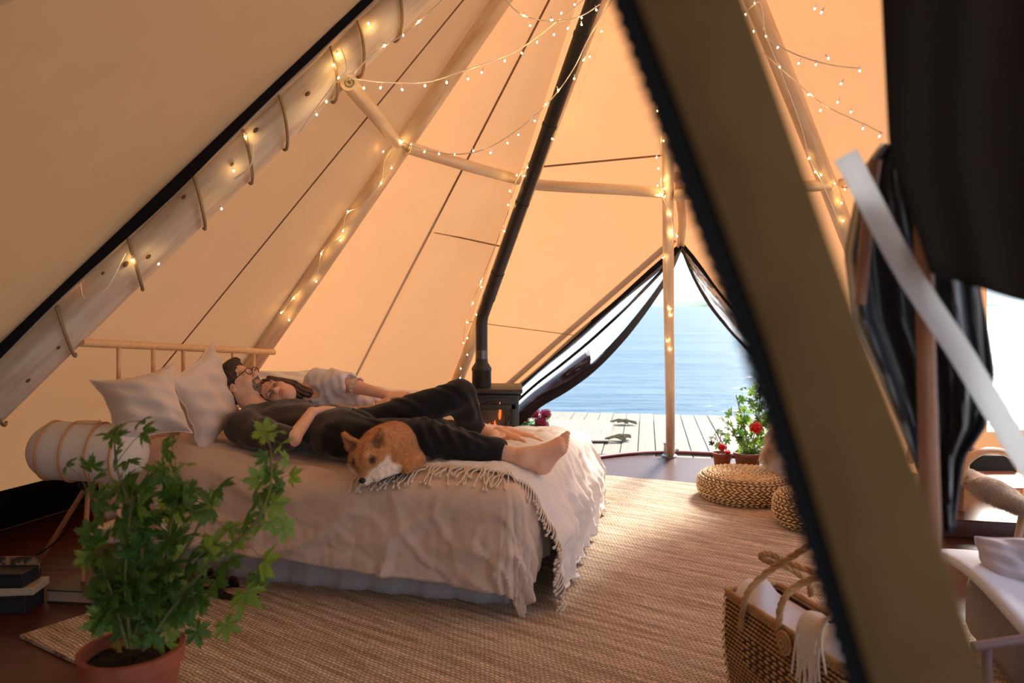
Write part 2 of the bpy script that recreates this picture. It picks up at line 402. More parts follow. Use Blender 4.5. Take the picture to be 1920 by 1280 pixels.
# steel shoe of door pole
mb = MB(); f4 = POLE[4][0]; mb.lathe(f4, [(.066, 0), (.066, .01), (.05, .02), (.046, .10), (.052, .105), (.052, .12)], 20); mb.tube([f4+V(.05, -.02, .06), f4+V(.075, -.03, .06)], .012, 8)
obj('pole_shoe', mb, M_steel, pole4, label='grey metal shoe on the foot of the pole')
# rope loops on pole one
for (py) in [742, 612, 487, 372, 286, 222, 132, 84, 16]:
    c0 = on_pole(1, py); ax = (POLE[1][1]-POLE[1][0]).normalized(); vd = (V(0, 0, EYE)-c0).normalized(); u1 = (vd-ax*vd.dot(ax)).normalized(); u2 = ax.cross(u1)
    t_ = (c0-POLE[1][0]).length/(POLE[1][1]-POLE[1][0]).length; R_ = (.108-.02*t_)+.010
    sg_ = 1 if u2.x < 0 else -1
    pts = [c0+ax*(sg_*.075*math.sin(k)+.035*math.cos(k)-.01)+u1*math.cos(k)*R_+u2*math.sin(k)*R_ for k in [i*PI*1.2/18-PI*.6 for i in range(0, 19)]]
    mb = MB(); mb.tube(pts, .0075, 6); obj('rope_loop', mb, M_rope, pole1)
for i, (px, py) in enumerate(knots):
    c0 = on_pole(1, py); q = P(px, py, 3.3); vd = (V(0, 0, EYE)-q).normalized()
    ax = (POLE[1][1]-POLE[1][0]).normalized(); n0 = (vd-ax*vd.dot(ax)).normalized(); sdv = ax.cross(n0)
    off = ((i*37) % 11/11-.5)*.12; along = ((i*53) % 7/7-.5)*.1
    R_ = .100; ang = off/R_; d_ = n0*math.cos(ang)+sdv*math.sin(ang)
    Rm = Matrix((ax, d_.cross(ax), d_)).transposed(); rr = .007+.006*((i*29) % 5/5)
    mb = MB(); mb.ball(c0+ax*along+d_*(R_-.002), (rr*1.3, rr*.8, .006), Rm, 10, 6); obj('knot', mb, M_knot, pole1)
# black webbing and cream strip between canvas and thick pole
def p1_off(py, off, fwd):
    c0 = on_pole(1, py); ax = (POLE[1][1]-POLE[1][0]).normalized(); vd = (V(0, 0, EYE)-c0).normalized(); u1 = (vd-ax*vd.dot(ax)).normalized(); u2 = ax.cross(u1)
    if u2.x > 0: u2 = -u2
    return c0+u2*off+u1*fwd
pys = [860, 800, 740, 690, 640, 590, 540, 490, 440, 390, 340, 290, 240, 190, 140, 90, 40, -10, -60]
def strip_px(off, f):
    out = []
    for y in pys:
        k = off*(1.15-.3*(860-y)/900); out.append(hit(PL01, 755.6-1.028*y-k*.697, y-k*.717, f))
    return out
ribbon('black_edge_strap', strip_px(54, .03), [.055+.014*math.sin(y*.017+1) if y > 200 else .038 for y in pys], M_black, W01, kind=None, label='black webbing strap along the canvas edge')
ribbon('cream_hem', strip_px(45, .06), [.020+.008*math.sin(y*.05) for y in pys], M_cream, W12, label='cream canvas hem beside the thick pole')
# braces
J = {1: on_pole(1, 148)+V(.03, -.02, 0), 2: on_pole(2, 272), 3: on_pole(3, 338), 4: on_pole(4, 362), 5: on_pole(5, 345)}
def brace(a, b, r, label):
    o = log('brace_pole', a, b, r, r*.92, M_pine2, label, 'pole', n=18, rough=.002, seg=14)
    for p in (a, b):
        mb = MB(); d = (b-a).normalized(); u1 = d.orthogonal().normalized(); u2 = d.cross(u1)
        mb.tube([p+u1*.02*math.cos(k*PI/5)+u2*.02*math.sin(k*PI/5) for k in range(10)], .005, 6, closed=True)
        mb.tube([p-d*.035, p+d*.02], .007, 8); obj('eye_bolt', mb, M_steel, o, label='metal eye bolt')
    return o
def toward(p, q, d): return p+(q-p).normalized()*d
j2l = P(745, 268, J[2].y-.06); j2r = P(765, 278, J[2].y-.05)
brace(P(655, 155, J[1].y-.02), j2l, .037, 'short pine brace from thick roped pole to second pole')
brace(j2r, P(972, 337, J[3].y-.03), .036, 'pine brace from second pole to stove-pipe pole')
brace(P(1000, 345, J[3].y-.03), P(1243, 362, J[4].y-.03), .036, 'pine brace from stove pipe to doorway pole')
brace(P(1266, 366, J[4].y-.03), P(1560, 345, J[5].y-.03), .036, 'pine brace right of the doorway pole')
brace(P(1580, 340, J[5].y+.02), P(1720, 300, 3.9), .036, 'pine brace seen through the clear window')
o = log('door_strut', P(1276, 330, J[4].y+.05), P(1278, 462, D.y-.04), .030, .026, M_pine2, 'short vertical pine strut above doorway peak', 'pole', n=14, seg=6)
mb = MB(); mb.ball(P(1271, 332, J[4].y), (.045, .045, .035), None, 14, 8); obj('strut_cap', mb, M_pine2, o)
# ---------------- doorway edges and rolled vinyl ----------------
def edge_pts(a, b, n, f): return [a.lerp(b, i/n)+f(i/n) for i in range(n+1)]
tw = lambda p, d: p+(V(0, 0, EYE)-p).normalized()*d
eL = [tw(D.lerp(El, i/20), .03) for i in range(21)]; eR = [tw(D.lerp(Er, i/20), .03) for i in range(21)]
dfl = thing('door_flap', 'clear vinyl flap with black hem sagging along left doorway edge', 'tent flap', El)
ribbon('black_hem', eL, [.05+.01*math.sin(i) for i in range(21)], M_black, dfl)
bot_px = [(1278, 462), (1250, 520), (1205, 585), (1160, 640), (1110, 690), (1060, 727), (1010, 757), (975, 790), (930, 835)]
top_px = [(1278, 462), (1243, 494), (1195, 536), (1150, 575), (1100, 618), (1050, 661), (1005, 700), (962, 737), (905, 786)]
def film(name, tp, bt, pl, parent, m, dmax=.10, nv=12, ph=0):
    tpt = catmull([hit(pl, x, y, .04) for x, y in tp], 5); btt = catmull([hit(pl, x, y, .04) for x, y in bt], 5); N = len(tpt)-1
    def fn(u, v):
        i = round(u*N); a, b = tpt[i], btt[i]; p = a.lerp(b, v)
        return tw(p, .02+dmax*math.sin(v*PI)*(.4+.6*abs(math.sin(u*9+v*7+ph)))+.015*math.sin(v*16+u*11+ph))
    mb = MB(); mb.grid(fn, N, nv); return obj(name, mb, m, parent)
film('vinyl_film', top_px, bot_px, PL34, dfl, M_film2)
blend = lambda a, b, f: [(x0+(x1-x0)*f, y0+(y1-y0)*f) for (x0, y0), (x1, y1) in zip(a, b)]
m1_ = blend(top_px, bot_px, .28); M_grey = mat('smoke_vinyl_fold', (.035, .035, .04, 1), .18, spec=.8)
ribbon('fold_strip', catmull([hit(PL34, x, y, .13) for x, y in blend(top_px, bot_px, .33)], 4), .022, M_black, dfl)
ribbon('fold_strip', catmull([hit(PL34, x, y, .11) for x, y in bot_px], 4), [.02+.05*math.sin(min(1, i/32)*PI*.8) for i in range(33)], M_grey, dfl)
film('vinyl_fold', blend(top_px, bot_px, .62), bot_px, PL34, dfl, M_grey, .05, 8, 2) if False else None
lo = [(x, y) for x, y in top_px[4:]]; lb = [(x, y) for x, y in bot_px[4:]]
film('dark_fold', blend(lo, lb, .45), lb, PL34, dfl, M_grey, .05, 8, 1)
M_pinkv = mat('pink_reflecting_vinyl', (.55, .16, .10, 1), .25)
dfr = thing('door_flap', 'clear vinyl flap with black hem on right doorway edge', 'tent flap', Er)
ribbon('black_hem', eR, [.05+.01*math.sin(i*1.3) for i in range(21)], M_black, dfr)
topr = [(1278, 462), (1310, 503), (1345, 548), (1385, 598), (1425, 650), (1470, 708)]
botr = [(1278, 462), (1300, 520), (1330, 575), (1368, 622), (1412, 668), (1455, 722)]
film('vinyl_film', topr, botr, PL45, dfr, M_film2, .06)
ribbon('fold_strip', catmull([hit(PL45, x, y, .10) for x, y in blend(topr, botr, .9)], 4), .025, M_grey, dfr)
# canvas facing strip inside black hem (double edge)
ribbon('trim_1', [tw(p, .0)+V(-.05, 0, .06) for p in eL], .05, M_cream, None, label='folded canvas hem along left doorway edge', kind='structure')
# ---------------- threshold, deck, rug outside, lake, hills ----------------
thr = [FL(x, y) for x, y in [(900, 905), (1000, 880), (1105, 862), (1180, 853), (1250, 850), (1320, 852), (1375, 856), (1450, 866), (1560, 885), (1700, 915)]]
mb = MB(); mb.tube([p+V(0, 0, .012) for p in catmull(thr, 6)], .022, 10, flat=.7)
mb.tube([p+V(0, .05, .0) for p in catmull(thr, 6)], .03, 8, flat=.4)
o = obj('trim_2', mb, mat('red_rim', (.22, .03, .025, 1), .5)); o['kind'] = 'structure'; o['label'] = 'raised dark red groundsheet rim at the doorway'
M_deck = mat('weathered_deck_board', (.21, .185, .135, 1), .75, col2=(.27, .24, .185, 1), scale=6, stretch=(6, .6, 6), bump=.2, bscale=20)
deck = thing('deck', 'pale timber deck between tent doorway and lake', 'deck', V(1, 7.6, -.1)); deck['kind'] = 'structure'; del deck['category']
dv = V(.18, 1, 0).normalized(); dn = V(1, -.18, 0).normalized(); pme = {}
for i in range(-12, 24):
    c0 = V(1.2, 7.55, 0)+dn*(i*.158); L_ = 3.1; kk = i % 3
    if kk not in pme:
        m_ = MB(); m_.box((0, 0, -.016), .150, L_, .03, None, .004); pme[kk] = mesh_of('plank', m_, M_deck, False)
    o = link('plank', pme[kk], deck, Matrix.Translation(c0+dv*.05*math.sin(i*3.1)+V(0, 0, -.008+.003*math.sin(i*2.3)))@Matrix.Rotation(-math.atan2(.18, 1), 4, 'Z'))
mb = MB(); mb.box((1.6, 7.5, -.10), 6.5, 2.6, .08); obj('deck_joist', mb, mat('dark_timber', (.12, .08, .05, 1), .8), deck, smooth=False)
def water_mat():
    m = bpy.data.materials.new('lake_water'); m.use_nodes = True; n = m.node_tree; L = n.links; b = n.nodes['Principled BSDF']
    b.inputs['Base Color'].default_value = (.07, .15, .22, 1); b.inputs['Roughness'].default_value = .22; b.inputs['IOR'].default_value = 1.33
    t = n.nodes.new('ShaderNodeTexCoord'); prev = None
    for sc, st, dist in ((1.1, (.35, 1.5, 1), .16), (5, (.4, 1.5, 1), .035), (.15, (.4, 1.3, 1), .5)):
        mp_ = n.nodes.new('ShaderNodeMapping'); mp_.inputs['Scale'].default_value = st; mp_.inputs['Rotation'].default_value = (0, 0, -.12); L.new(t.outputs['Object'], mp_.inputs[0])
        nn = n.nodes.new('ShaderNodeTexNoise'); nn.inputs['Scale'].default_value = sc; nn.inputs['Detail'].default_value = 5; L.new(mp_.outputs[0], nn.inputs['Vector'])
        bp = n.nodes.new('ShaderNodeBump'); bp.inputs['Strength'].default_value = 1; bp.inputs['Distance'].default_value = dist; L.new(nn.outputs['Fac'], bp.inputs['Height'])
        if prev: L.new(prev.outputs[0], bp.inputs['Normal'])
        prev = bp
    L.new(prev.outputs[0], b.inputs['Normal']); return m
mb = MB(); ys = [8.9, 12, 20, 40, 80, 200, 500, 1500, 2500]
for i in range(len(ys)-1): mb.add([(-ys[i+1]*1.5-60, ys[i], -.42), (ys[i+1]*1.5+60, ys[i], -.42), (ys[i+1]*1.5+60, ys[i+1], -.42), (-ys[i+1]*1.5-60, ys[i+1], -.42)], [(0, 1, 2, 3)])
o = obj('lake', mb, water_mat(), smooth=False, M=Matrix.Identity(4)); o['kind'] = 'structure'; o['label'] = 'rippling blue lake beyond the deck'
mb = MB(); mb.box((0, -40, -.6), 400, 96, .5); o = obj('ground', mb, mat('pale_bounce_ground', (.50, .47, .42, 1), .9, col2=(.62, .58, .52, 1), scale=2), smooth=False); o['kind'] = 'structure'; o['label'] = 'ground around the tent, made pale to bounce light in'  # ground colour paled so it bounces daylight into the tent
tm = MB(); trn = random.Random(2)  # unseen trees, added to block sky light from the left walls
for (x0_, y0_, x1_, y1_) in ((-5.7, 1.9, -5.7, -5.5), (-5.9, -6, -4.5, -7)):
    for i_ in range(16):
        t_ = i_/15; x_ = x0_+(x1_-x0_)*t_+trn.uniform(-.4, .4); y_ = y0_+(y1_-y0_)*t_+trn.uniform(-.4, .4); hh = trn.uniform(12, 15)
        tm.lathe((x_, y_, -.35), [(.12, 0), (.12, .6), (2.0, .3), (2.0, hh*.5), (1.6, hh*.8), (.02, hh)], 10)
o = obj('shade_trees', tm, mat('shade_tree_green', (.03, .06, .025, 1), .9), kind='stuff'); o['label'] = 'unseen dark trees added to shade the left tent walls'; o['category'] = 'trees'
def hills(name, Y, x0, x1, h, m, label, seed, dep=300):
    rnd = random.Random(seed); ph = [rnd.random()*9 for _ in range(5)]; W_ = x1-x0
    def fn(u, v):
        env = math.sin(min(1, u*4)*PI/2)*math.sin(min(1, (1-u)*4)*PI/2); x = x0+W_*u
        z = h*env*(.75+.25*math.sin(u*11+ph[0])+.08*math.sin(u*37+ph[1])+.05*math.sin(u*150+ph[2]))*math.sin(v*PI*.5)**.5
        return (x, Y+dep*v, -.6+max(0, z)+(.03*h*math.sin(u*900+v*50) if v > .1 else 0))
    mb = MB(); mb.grid(fn, 300, 8); o = obj(name, mb, m, M=Matrix.Identity(4)); o['kind'] = 'structure'; o['label'] = label
hills('hills', 2200, -900, 2600, 40, mat('hazed_forest', (.36, .50, .50, 1), .95, col2=(.42, .56, .56, 1), scale=.01), 'far shore beyond the lake with haze put into its colour', 3)  # distance haze mixed into the forest colour
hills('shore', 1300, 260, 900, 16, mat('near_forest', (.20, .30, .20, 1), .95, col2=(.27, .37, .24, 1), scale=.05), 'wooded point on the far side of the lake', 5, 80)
# outdoor rug with tassels on deck
q = [FL(x, y, .012) for x, y in [(1000, 800), (1010, 785), (1152, 789), (1142, 827), (990, 827)]]
mb = MB(); mb.add([q[0], q[1], q[2], q[3], q[4]], [(4, 3, 2, 1, 0)])
org = thing('outdoor_rug', 'faded pale patterned rug lying on the deck boards', 'rug', q[4])
M_orug = mat('faded_rug', (.34, .28, .24, 1), .9, col2=(.30, .17, .13, 1), scale=7, stretch=(3, 3, 1), contrast=(.5, .75))
solid(obj('rug_cloth', mb, M_orug, org, smooth=False), .012)
for px, py in [(1165, 790), (1178, 791), (1158, 822), (1168, 819)]:
    c0 = FL(px, py, .02); mb = MB(); rnd = random.Random(px)
    for k in range(9): mb.tube([c0+V(-.12, 0, 0), c0+V(-.03, rnd.uniform(-.03, .03), .02), c0+V(.06+rnd.uniform(-.03, .03), rnd.uniform(-.07, .07), rnd.uniform(-.01, .03))], .010, 5)
    obj('tassel', mb, mat('tassel_wool', (.28, .22, .12, 1), .95), org)

# ---------------- bed ----------------
F0 = V(-.02, 3.2, 0); U = V(-.970, .243, 0).normalized(); W_ = V(.243, .970, 0).normalized(); UP = V(0, 0, 1)
BL, BW, BZ = 2.02, 1.60, .545
def bedp(s, t, z): return F0+U*s+W_*t+UP*z
BR = Matrix((U, W_, UP)).transposed()
bed = thing('bed', 'double bed with pale wooden spindle headboard and grey valance', 'bed', bedp(1, .8, 0))
mb = MB(); mb.box(bedp(BL/2+.02, BW/2, .30), BL-.1, BW-.1, .46, BR, .05); obj('mattress', mb, M_white, bed)
def skirt(s, t, z, k): return bedp(s, t, z)
def vfn(u, v):
    per = u*(2*BL+2*BW); a = per
    if a < BL: s_, t_, n_ = BL-a, 0, -W_
    elif a < BL+BW: s_, t_, n_ = 0, a-BL, -U
    elif a < 2*BL+BW: s_, t_, n_ = a-BL-BW, BW, W_
    else: s_, t_, n_ = BL, BW-(a-2*BL-BW), U
    return bedp(s_, t_, .33-.325*v)+n_*(-.03+.02*v+v*.010*math.sin(a*31)+.006*math.sin(a*77)*v)
mb = MB(); mb.grid(vfn, 260, 8); solid(obj('valance', mb, M_lav, bed), .003)
hl, hr = P(152, 642, 3.30), P(513, 660, 4.75)
mb = MB(); mb.tube([hl, hr], .019, 14); obj('headboard_rail', mb, M_wood, bed)
for px in [222.7, 287.2, 343.6, 393.7, 436.7, 476]:
    k = (px-CX)/F; t = (k*hl.y-hl.x)/((hr.x-hl.x)-k*(hr.y-hl.y)); q = hl.lerp(hr, t)
    mb = MB(); mb.tube([q, V(q.x, q.y, .22)], .0105, 10); obj('spindle', mb, M_wood, bed)
mb = MB(); mb.tube([hl+V(.02, .05, -.85), hr+V(0, 0, -.72)], .019, 12); obj('headboard_lower_rail', mb, M_wood, bed)

def topz(s, t):
    z = .055*max(0, min(1, (s-.7)/1.1)) + .012*math.sin(s*5.1+t*2)+.010*math.sin(t*7-s*3)
    # hollows and puffs
    z -= .030*max(0, min(1, (t-1.0)/.4))*max(0, min(1, (.8-s)/.4))
    z += .03*math.exp(-((s-1.75)**2+(t-.12)**2)/.08)
    return z
def drape(s, t, off=0, r=.085, flare=.03, fold=.012, fk=15, seed=0.0, floor_z=.012):
    """cloth point for bed coordinates; s<0 foot side, t<0 near side, t>BW far side"""
    a = -t if t < 0 else (t-BW if t > BW else 0); ta = -1 if t < 0 else 1
    b = -s if s < 0 else 0
    d = math.hypot(a, b)
    s0 = max(s, 0); t0 = min(max(t, 0), BW)
    in_s = s0; in_t = t0
    base = bedp(s0, t0, BZ)
    zt = topz(s0, t0)*(1 if d == 0 else math.exp(-d*6))
    from mathutils import noise as mn
    q1_ = Vector((s*2.2+seed, t*5.5, 0)); wr = .016*(abs(mn.noise(q1_))**.7-.45)+.010*(abs(mn.noise(Vector((s*7+t*3, t*4-s*2, seed+3))))-.3)+.003*mn.noise(Vector((s*30, t*30, 1)))+(max(0, .13-abs(mn.noise(Vector((s*1.7+t*1.9+seed, t*2.6-s*.8, 4)))))+.7*max(0, .11-abs(mn.noise(Vector((s*3.6-t*2.2, t*3.9+s, 8))))))*.10
    if d == 0:
        e_ = min(1, min(s0, t0, BW-t0)/.12)
        return base+UP*(off+zt+wr-(1-e_)**2*.02)
    dirv = (W_*ta*a-U*b)/d; al = math.atan2(b, a)
    L_ = r*PI/2
    if d < L_: h = r*math.sin(d/r); z = r*(1-math.cos(d/r))
    else: h = r; z = r+(d-L_)
    k = min(1, d/.3); along = s*fk+math.sin(s*4+seed)*2.2 if a >= b else t*fk+math.sin(t*5+seed)*2.2
    if a > 0 and b > 0: along = al*7+seed
    h += flare*k*k+fold*k*(math.sin(along)+.5*math.sin(along*2.3+1))
    z_ = BZ-.02-z+zt
    p = base-U*0+dirv*h*1.0
    if z_ < floor_z:
        p += dirv*(floor_z-z_)*.35; z_ = floor_z+.006*(1+math.sin(along*3))
    return V(p.x, p.y, z_)+dirv*(off+wr*2.0*k)+UP*(off*.3)
def cloth(name, s0, s1, t0, t1, ns, nt, m, th, parent=None, **kw):
    mb = MB(); f0 = kw.pop('hem', None)
    def fn(u, v):
        s = s0+(s1-s0)*u; t = t0+(t1-t0)*v
        if f0: s, t = f0(s, t, u, v)
        return drape(s, t, **kw)
    mb.grid(fn, ns, nt); o = obj(name, mb, m, parent); solid(o, th, 1 if False else 0); return o
def dhem(s, t, u, v):
    if t < -.2: t = -.2+(t+.2)*(1+.10*math.sin(s*3+.5)+(.18 if s < .5 else 0)*(1-max(s, 0)*2))
    return s, t
duvet = cloth('duvet', -.42, 2.0, -.41, 1.98, 260, 230, M_linen, .014, hem=dhem, fold=.010, flare=.035, fk=9, seed=.7)
tag(duvet, 'rumpled beige linen duvet draped over the bed', 'duvet')
throw = thing('throw_blanket', 'white waffle throw with knotted fringe over the foot of the bed', 'blanket', bedp(0, .8, BZ))
def themf(s, t, u, v):
    if s > 0: t += .03*math.sin(s*6)*(1-v)
    return s, t
def tfn(s, t): return drape(s, t, off=.024, fold=.016, flare=.10, fk=26, seed=2.0, floor_z=.03)
mb = MB(); mb.grid(lambda u, v: tfn(*themf(-.57+1.26*u, .055+1.75*v, u, v)), 130, 170); solid(obj('throw_cloth', mb, M_throw, throw), .008)
M_fringe = mat('cream_yarn', (.70, .60, .48, 1), .9, bump=.5, bscale=150)
rnd = random.Random(4)
for i in range(96):
    u = (i+.5)/96; s, t = themf(-.57+1.26*u, .055, u, 0)
    p0 = tfn(s, t+.012)+V(0, 0, .006)
    L_ = rnd.uniform(.07, .12); da = rnd.uniform(-.6, .6)
    if s > .02: pts = [p0]+[drape(s+L_*k*.5*math.sin(da)+.012*math.sin(k*4+i), t-L_*k, off=.024, fold=.01, flare=.035, fk=9, seed=.7)+V(0, 0, .004*math.sin(k*6+i)) for k in (.3, .55, .8, 1)]
    else: pts = [p0]+[tfn(s-.05*k*L_*8*.2, t-L_*k*.55)+(-U)*.006+V(0, 0, -.03*k) for k in (.35, .7, 1)]
    mb = MB(); cp = catmull(pts, 3); mb.tube(cp, [.0035]*(len(cp)-1)+[.0035], 5)
    mb.ball(cp[-1], .0075, None, 6, 5); obj('tassel', mb, M_fringe, throw)
# ---------------- pillows ----------------
def pillow(name, c, nrm, up, w_, h_, t_, m, label, parent=None, droop=.0, seed=0, cat='pillow', corner=.10):
    nrm = Vector(nrm).normalized(); up = Vector(up); up = (up-nrm*up.dot(nrm)).normalized(); sx = up.cross(nrm)
    mb = MB(); c = Vector(c)
    N = 40; n2_ = MB(); vs = []; fs = []
    def pt(u, v, sgn):
        x, y = u*2-1, v*2-1
        e_ = ((1-x**4)*(1-y**4)); th = t_*.5*max(0, e_)**.55
        px_ = x*(1-corner*(1-y*y)*.9*abs(x)); py_ = y*(1-corner*(1-x*x)*.9*abs(y))
        wv = .006*math.sin(x*9+seed+y*4)*e_+.005*math.sin(y*13+x*7+seed*2)+.012*math.sin(x*3+y*2.3+seed)*e_
        bend = droop*(x*x+y*y)
        return c+sx*(px_*w_/2)+up*(py_*h_/2)+nrm*(sgn*th+wv+bend)
    for sgn in (1, -1): mb.grid(lambda u, v: pt(u, v, sgn), N, N)
    o = obj(name, mb, m, parent); 
    # piping
    e_ = [pt(i/N, 0, 0) for i in range(N)]+[pt(1, i/N, 0) for i in range(N)]+[pt(1-i/N, 1, 0) for i in range(N)]+[pt(0, 1-i/N, 0) for i in range(N)]
    pm = MB(); pm.tube(e_, .004, 6, closed=True); obj('piping', pm, m, o)
    if label: tag(o, label, cat)
    return o
M_pil = mat('pale_pillow_linen', (.66, .56, .50, 1), .9, col2=(.72, .62, .56, 1), scale=5, bump=.4, bscale=14, sheen=.3, spec=.1)
pillow('pillow', P(276, 757, 3.36), (.62, -.70, .30), (-.22, .0, 1), .36, .345, .17, M_pil, 'beige pillow leaning on the headboard, leftmost with a pointed corner up', seed=1, corner=.24, droop=-.04)
pillow('pillow', P(388, 748, 3.72), (.97, -.20, .15), (-.30, -.35, 1), .40, .44, .13, M_pil, "beige pillow standing on end behind the man's head", seed=3, corner=.16)
pillow('pillow', P(330, 770, 4.05), (.8, -.4, .3), (-.2, .1, 1), .5, .40, .16, M_linen, 'tan pillow wedged between the two beige pillows', seed=5)
pillow('pillow', P(525, 728, 4.45), (.25, -.65, .75), (-.1, .3, 1), .50, .28, .12, M_white, "white pillow behind the woman's head", seed=8, corner=.18)
pillow('pillow', P(735, 752, 4.5), (.1, -.3, 1), (0, 1, .2), .5, .30, .10, M_white, "flat white pillow beyond the woman's hands", seed=9)
# ---------------- lamp ----------------
lc = P(166, 847, 3.32); la = V(.94, .0, -.05).normalized()
lamp = thing('floor_lamp', 'unlit white capsule floor lamp with wooden hoops on tripod legs', 'lamp', V(lc.x, lc.y, 0))
Rl, Ll = .128, .130
M_shade = mat('white_lamp_shade', (.80, .77, .73, 1), .6, trans=.2, tcol=(.8, .7, .6, 1))
prof = []
for i in range(11): a = PI/2*i/10; prof.append((max(.002, Rl*math.sin(a)), -Ll-Rl*math.cos(a)))
for i in range(11): a = PI/2*i/10; prof.append((max(.002, Rl*math.cos(a)), Ll+Rl*math.sin(a)))
mb = MB(); mb.lathe(lc, prof, 40, ax=la); obj('lamp_shade', mb, M_shade, lamp)
qq = V(0, 0, 1).rotation_difference(la)
for k in (-.16, -.055, .055, .16):
    r_ = Rl+.004 if abs(k) <= Ll else math.sqrt(Rl**2-(abs(k)-Ll)**2)+.004
    mb = MB(); mb.tube([lc+la*k+qq@V(math.cos(a)*r_, math.sin(a)*r_, 0) for a in [i*2*PI/40 for i in range(40)]], .0055, 6, closed=True); obj('hoop', mb, mat('bent_wood', (.55, .27, .12, 1), .45), lamp)
mb = MB(); mb.box(lc+V(0, 0, Rl+.004), .10, .035, .014, None, .004); obj('handle', mb, M_wood, lamp)
mb = MB(); mb.lathe(lc-V(0, 0, Rl+.035), [(.03, 0), (.04, .01), (.04, .035)], 20); obj('socket_base', mb, M_iron, lamp)
hub = lc-V(0, 0, Rl+.01)
for ft in (FL(62, 1073), FL(154, 1112), FL(225, 1050)):
    mb = MB(); mb.tube([hub+(ft-hub)*.03, hub.lerp(ft, .5), ft+V(0, 0, .005)], [.0105, .011, .009], 10); obj('leg', mb, mat('orange_pine_leg', (.50, .22, .10, 1), .45), lamp)
cp = catmull([hub+V(.01, 0, 0), P(148, 950, 3.38), P(120, 1000, 3.42), P(85, 1030, 3.5), FL(50, 1050, .006), FL(10, 1062, .006), FL(-60, 1040, .006)], 6)
mb = MB(); mb.tube(cp, .0035, 6); obj('cord', mb, M_black, lamp)
# ---------------- things on the floor at left ----------------
bc = FL(145, 1128, 0); Rz = Matrix.Rotation(-.12, 3, 'Z')
book = thing('book', 'thick closed book lying on the floor at the lamp foot', 'book', bc)
mb = MB(); mb.box(bc+V(.02, .06, .028), .27, .16, .046, Rz); obj('page_block', mb, mat('book_pages', (.42, .30, .22, 1), .9, col2=(.30, .22, .16, 1), scale=60, stretch=(1, 1, 20)), book, smooth=False)
mb = MB(); mb.box(bc+V(.02, .06, .054), .28, .17, .006, Rz); mb.box(bc+V(.02, .06, .003), .28, .17, .006, Rz); obj('cover', mb, mat('dark_green_cover', (.035, .04, .035, 1), .4), book, smooth=False)
def stackbook(c, sx, sy, sz, ang, col, label, nm='book', art=None):
    R_ = Matrix.Rotation(ang, 3, 'Z'); r_ = thing(nm, label, 'box' if nm != 'book' else 'book', c, 'boxed books at the left edge')
    mb = MB(); mb.box(c+V(0, 0, sz/2), sx, sy, sz, R_, .003); obj('cover', mb, col, r_, smooth=False)
    mb = MB(); mb.box(c+R_@V(.0, -sy/2-.0006, sz*.5), sx*.9, .001, sz*.55, R_); obj('printed_spine', mb, art, r_, smooth=False)
    return r_
sb = FL(2, 1152, 0)
kart = mat('pale_print', (.35, .32, .28, 1), .6, col2=(.03, .03, .04, 1), scale=40, contrast=(.48, .52))
stackbook(sb+V(0, .07, 0), .19, .14, .075, .05, mat('black_card', (.012, .014, .02, 1), .5), 'black box at the bottom of the pile by the left edge', 'game_box', mat('black_card2', (.02, .022, .03, 1), .5))
stackbook(sb+V(.02, .07, .076), .20, .14, .032, .12, mat('pale_blue_card', (.45, .38, .28, 1), .5), 'cream box with blue mark in the middle of the pile', 'game_box', mat('blue_cream_print', (.5, .42, .3, 1), .5, col2=(.03, .12, .4, 1), scale=14, contrast=(.55, .6)))
stackbook(sb+V(-.01, .07, .109), .19, .13, .06, .02, mat('black_card', (0, 0, 0, 1)), 'dark box on top of the pile with a photo card behind', 'game_box', mat('black_card2', (0, 0, 0, 1)))
mb = MB(); mb.box(sb+V(.0, .12, .155), .17, .006, .10, Matrix.Rotation(.02, 3, 'Z')); tag(obj('photo_card', mb, mat('photo_print', (.35, .22, .12, 1), .5, col2=(.06, .04, .03, 1), scale=25, contrast=(.45, .55)), smooth=False), 'small brown photo card standing behind the boxes', 'card')
def slipper(c, ang, label):
    c = Vector(c); R_ = Matrix.Rotation(ang, 3, 'Z'); r_ = thing('slipper', label, 'shoe', c, 'slippers by the bed')
    def sole(u, v):
        a = u*2*PI; x = math.cos(a)*.135; y = math.sin(a)*(.046+.010*math.cos(a)); return x, y
    mb = MB(); pr = [sole(i/28, 0) for i in range(28)]
    vs = [c+R_@V(x, y, z) for z in (0, .022) for x, y in pr]; fs = [(i, (i+1) % 28, (i+1) % 28+28, i+28) for i in range(28)]+[tuple(range(27, -1, -1)), tuple(range(28, 56))]
    mb.add(vs, fs); obj('sole', mb, mat('black_rubber', (.01, .01, .01, 1), .6), r_, smooth=False)
    mb = MB(); mb.ball(c+R_@V(-.03, 0, .024), (.09, .038, .006), R_, 16, 6); obj('insole', mb, mat('tan_insole', (.42, .26, .18, 1), .8), r_)
    mb = MB(); mb.grid(lambda u, v: c+R_@V(.02+.10*v, math.cos(u*PI)*(.050-.014*v), .02+math.sin(u*PI)*(.062-.035*v)), 16, 8); solid(obj('upper', mb, mat('red_black_upper', (.10, .012, .01, 1), .6, col2=(.012, .01, .01, 1), scale=18, contrast=(.48, .55)), r_), .006)
slipper(FL(432, 1132)+V(0, .05, .016), 2.75, 'black backless slipper with tan insole, half hidden behind plant')
slipper(FL(378, 1120)+V(0, .08, .016), 2.6, 'black slipper mostly hidden behind the potted plant')
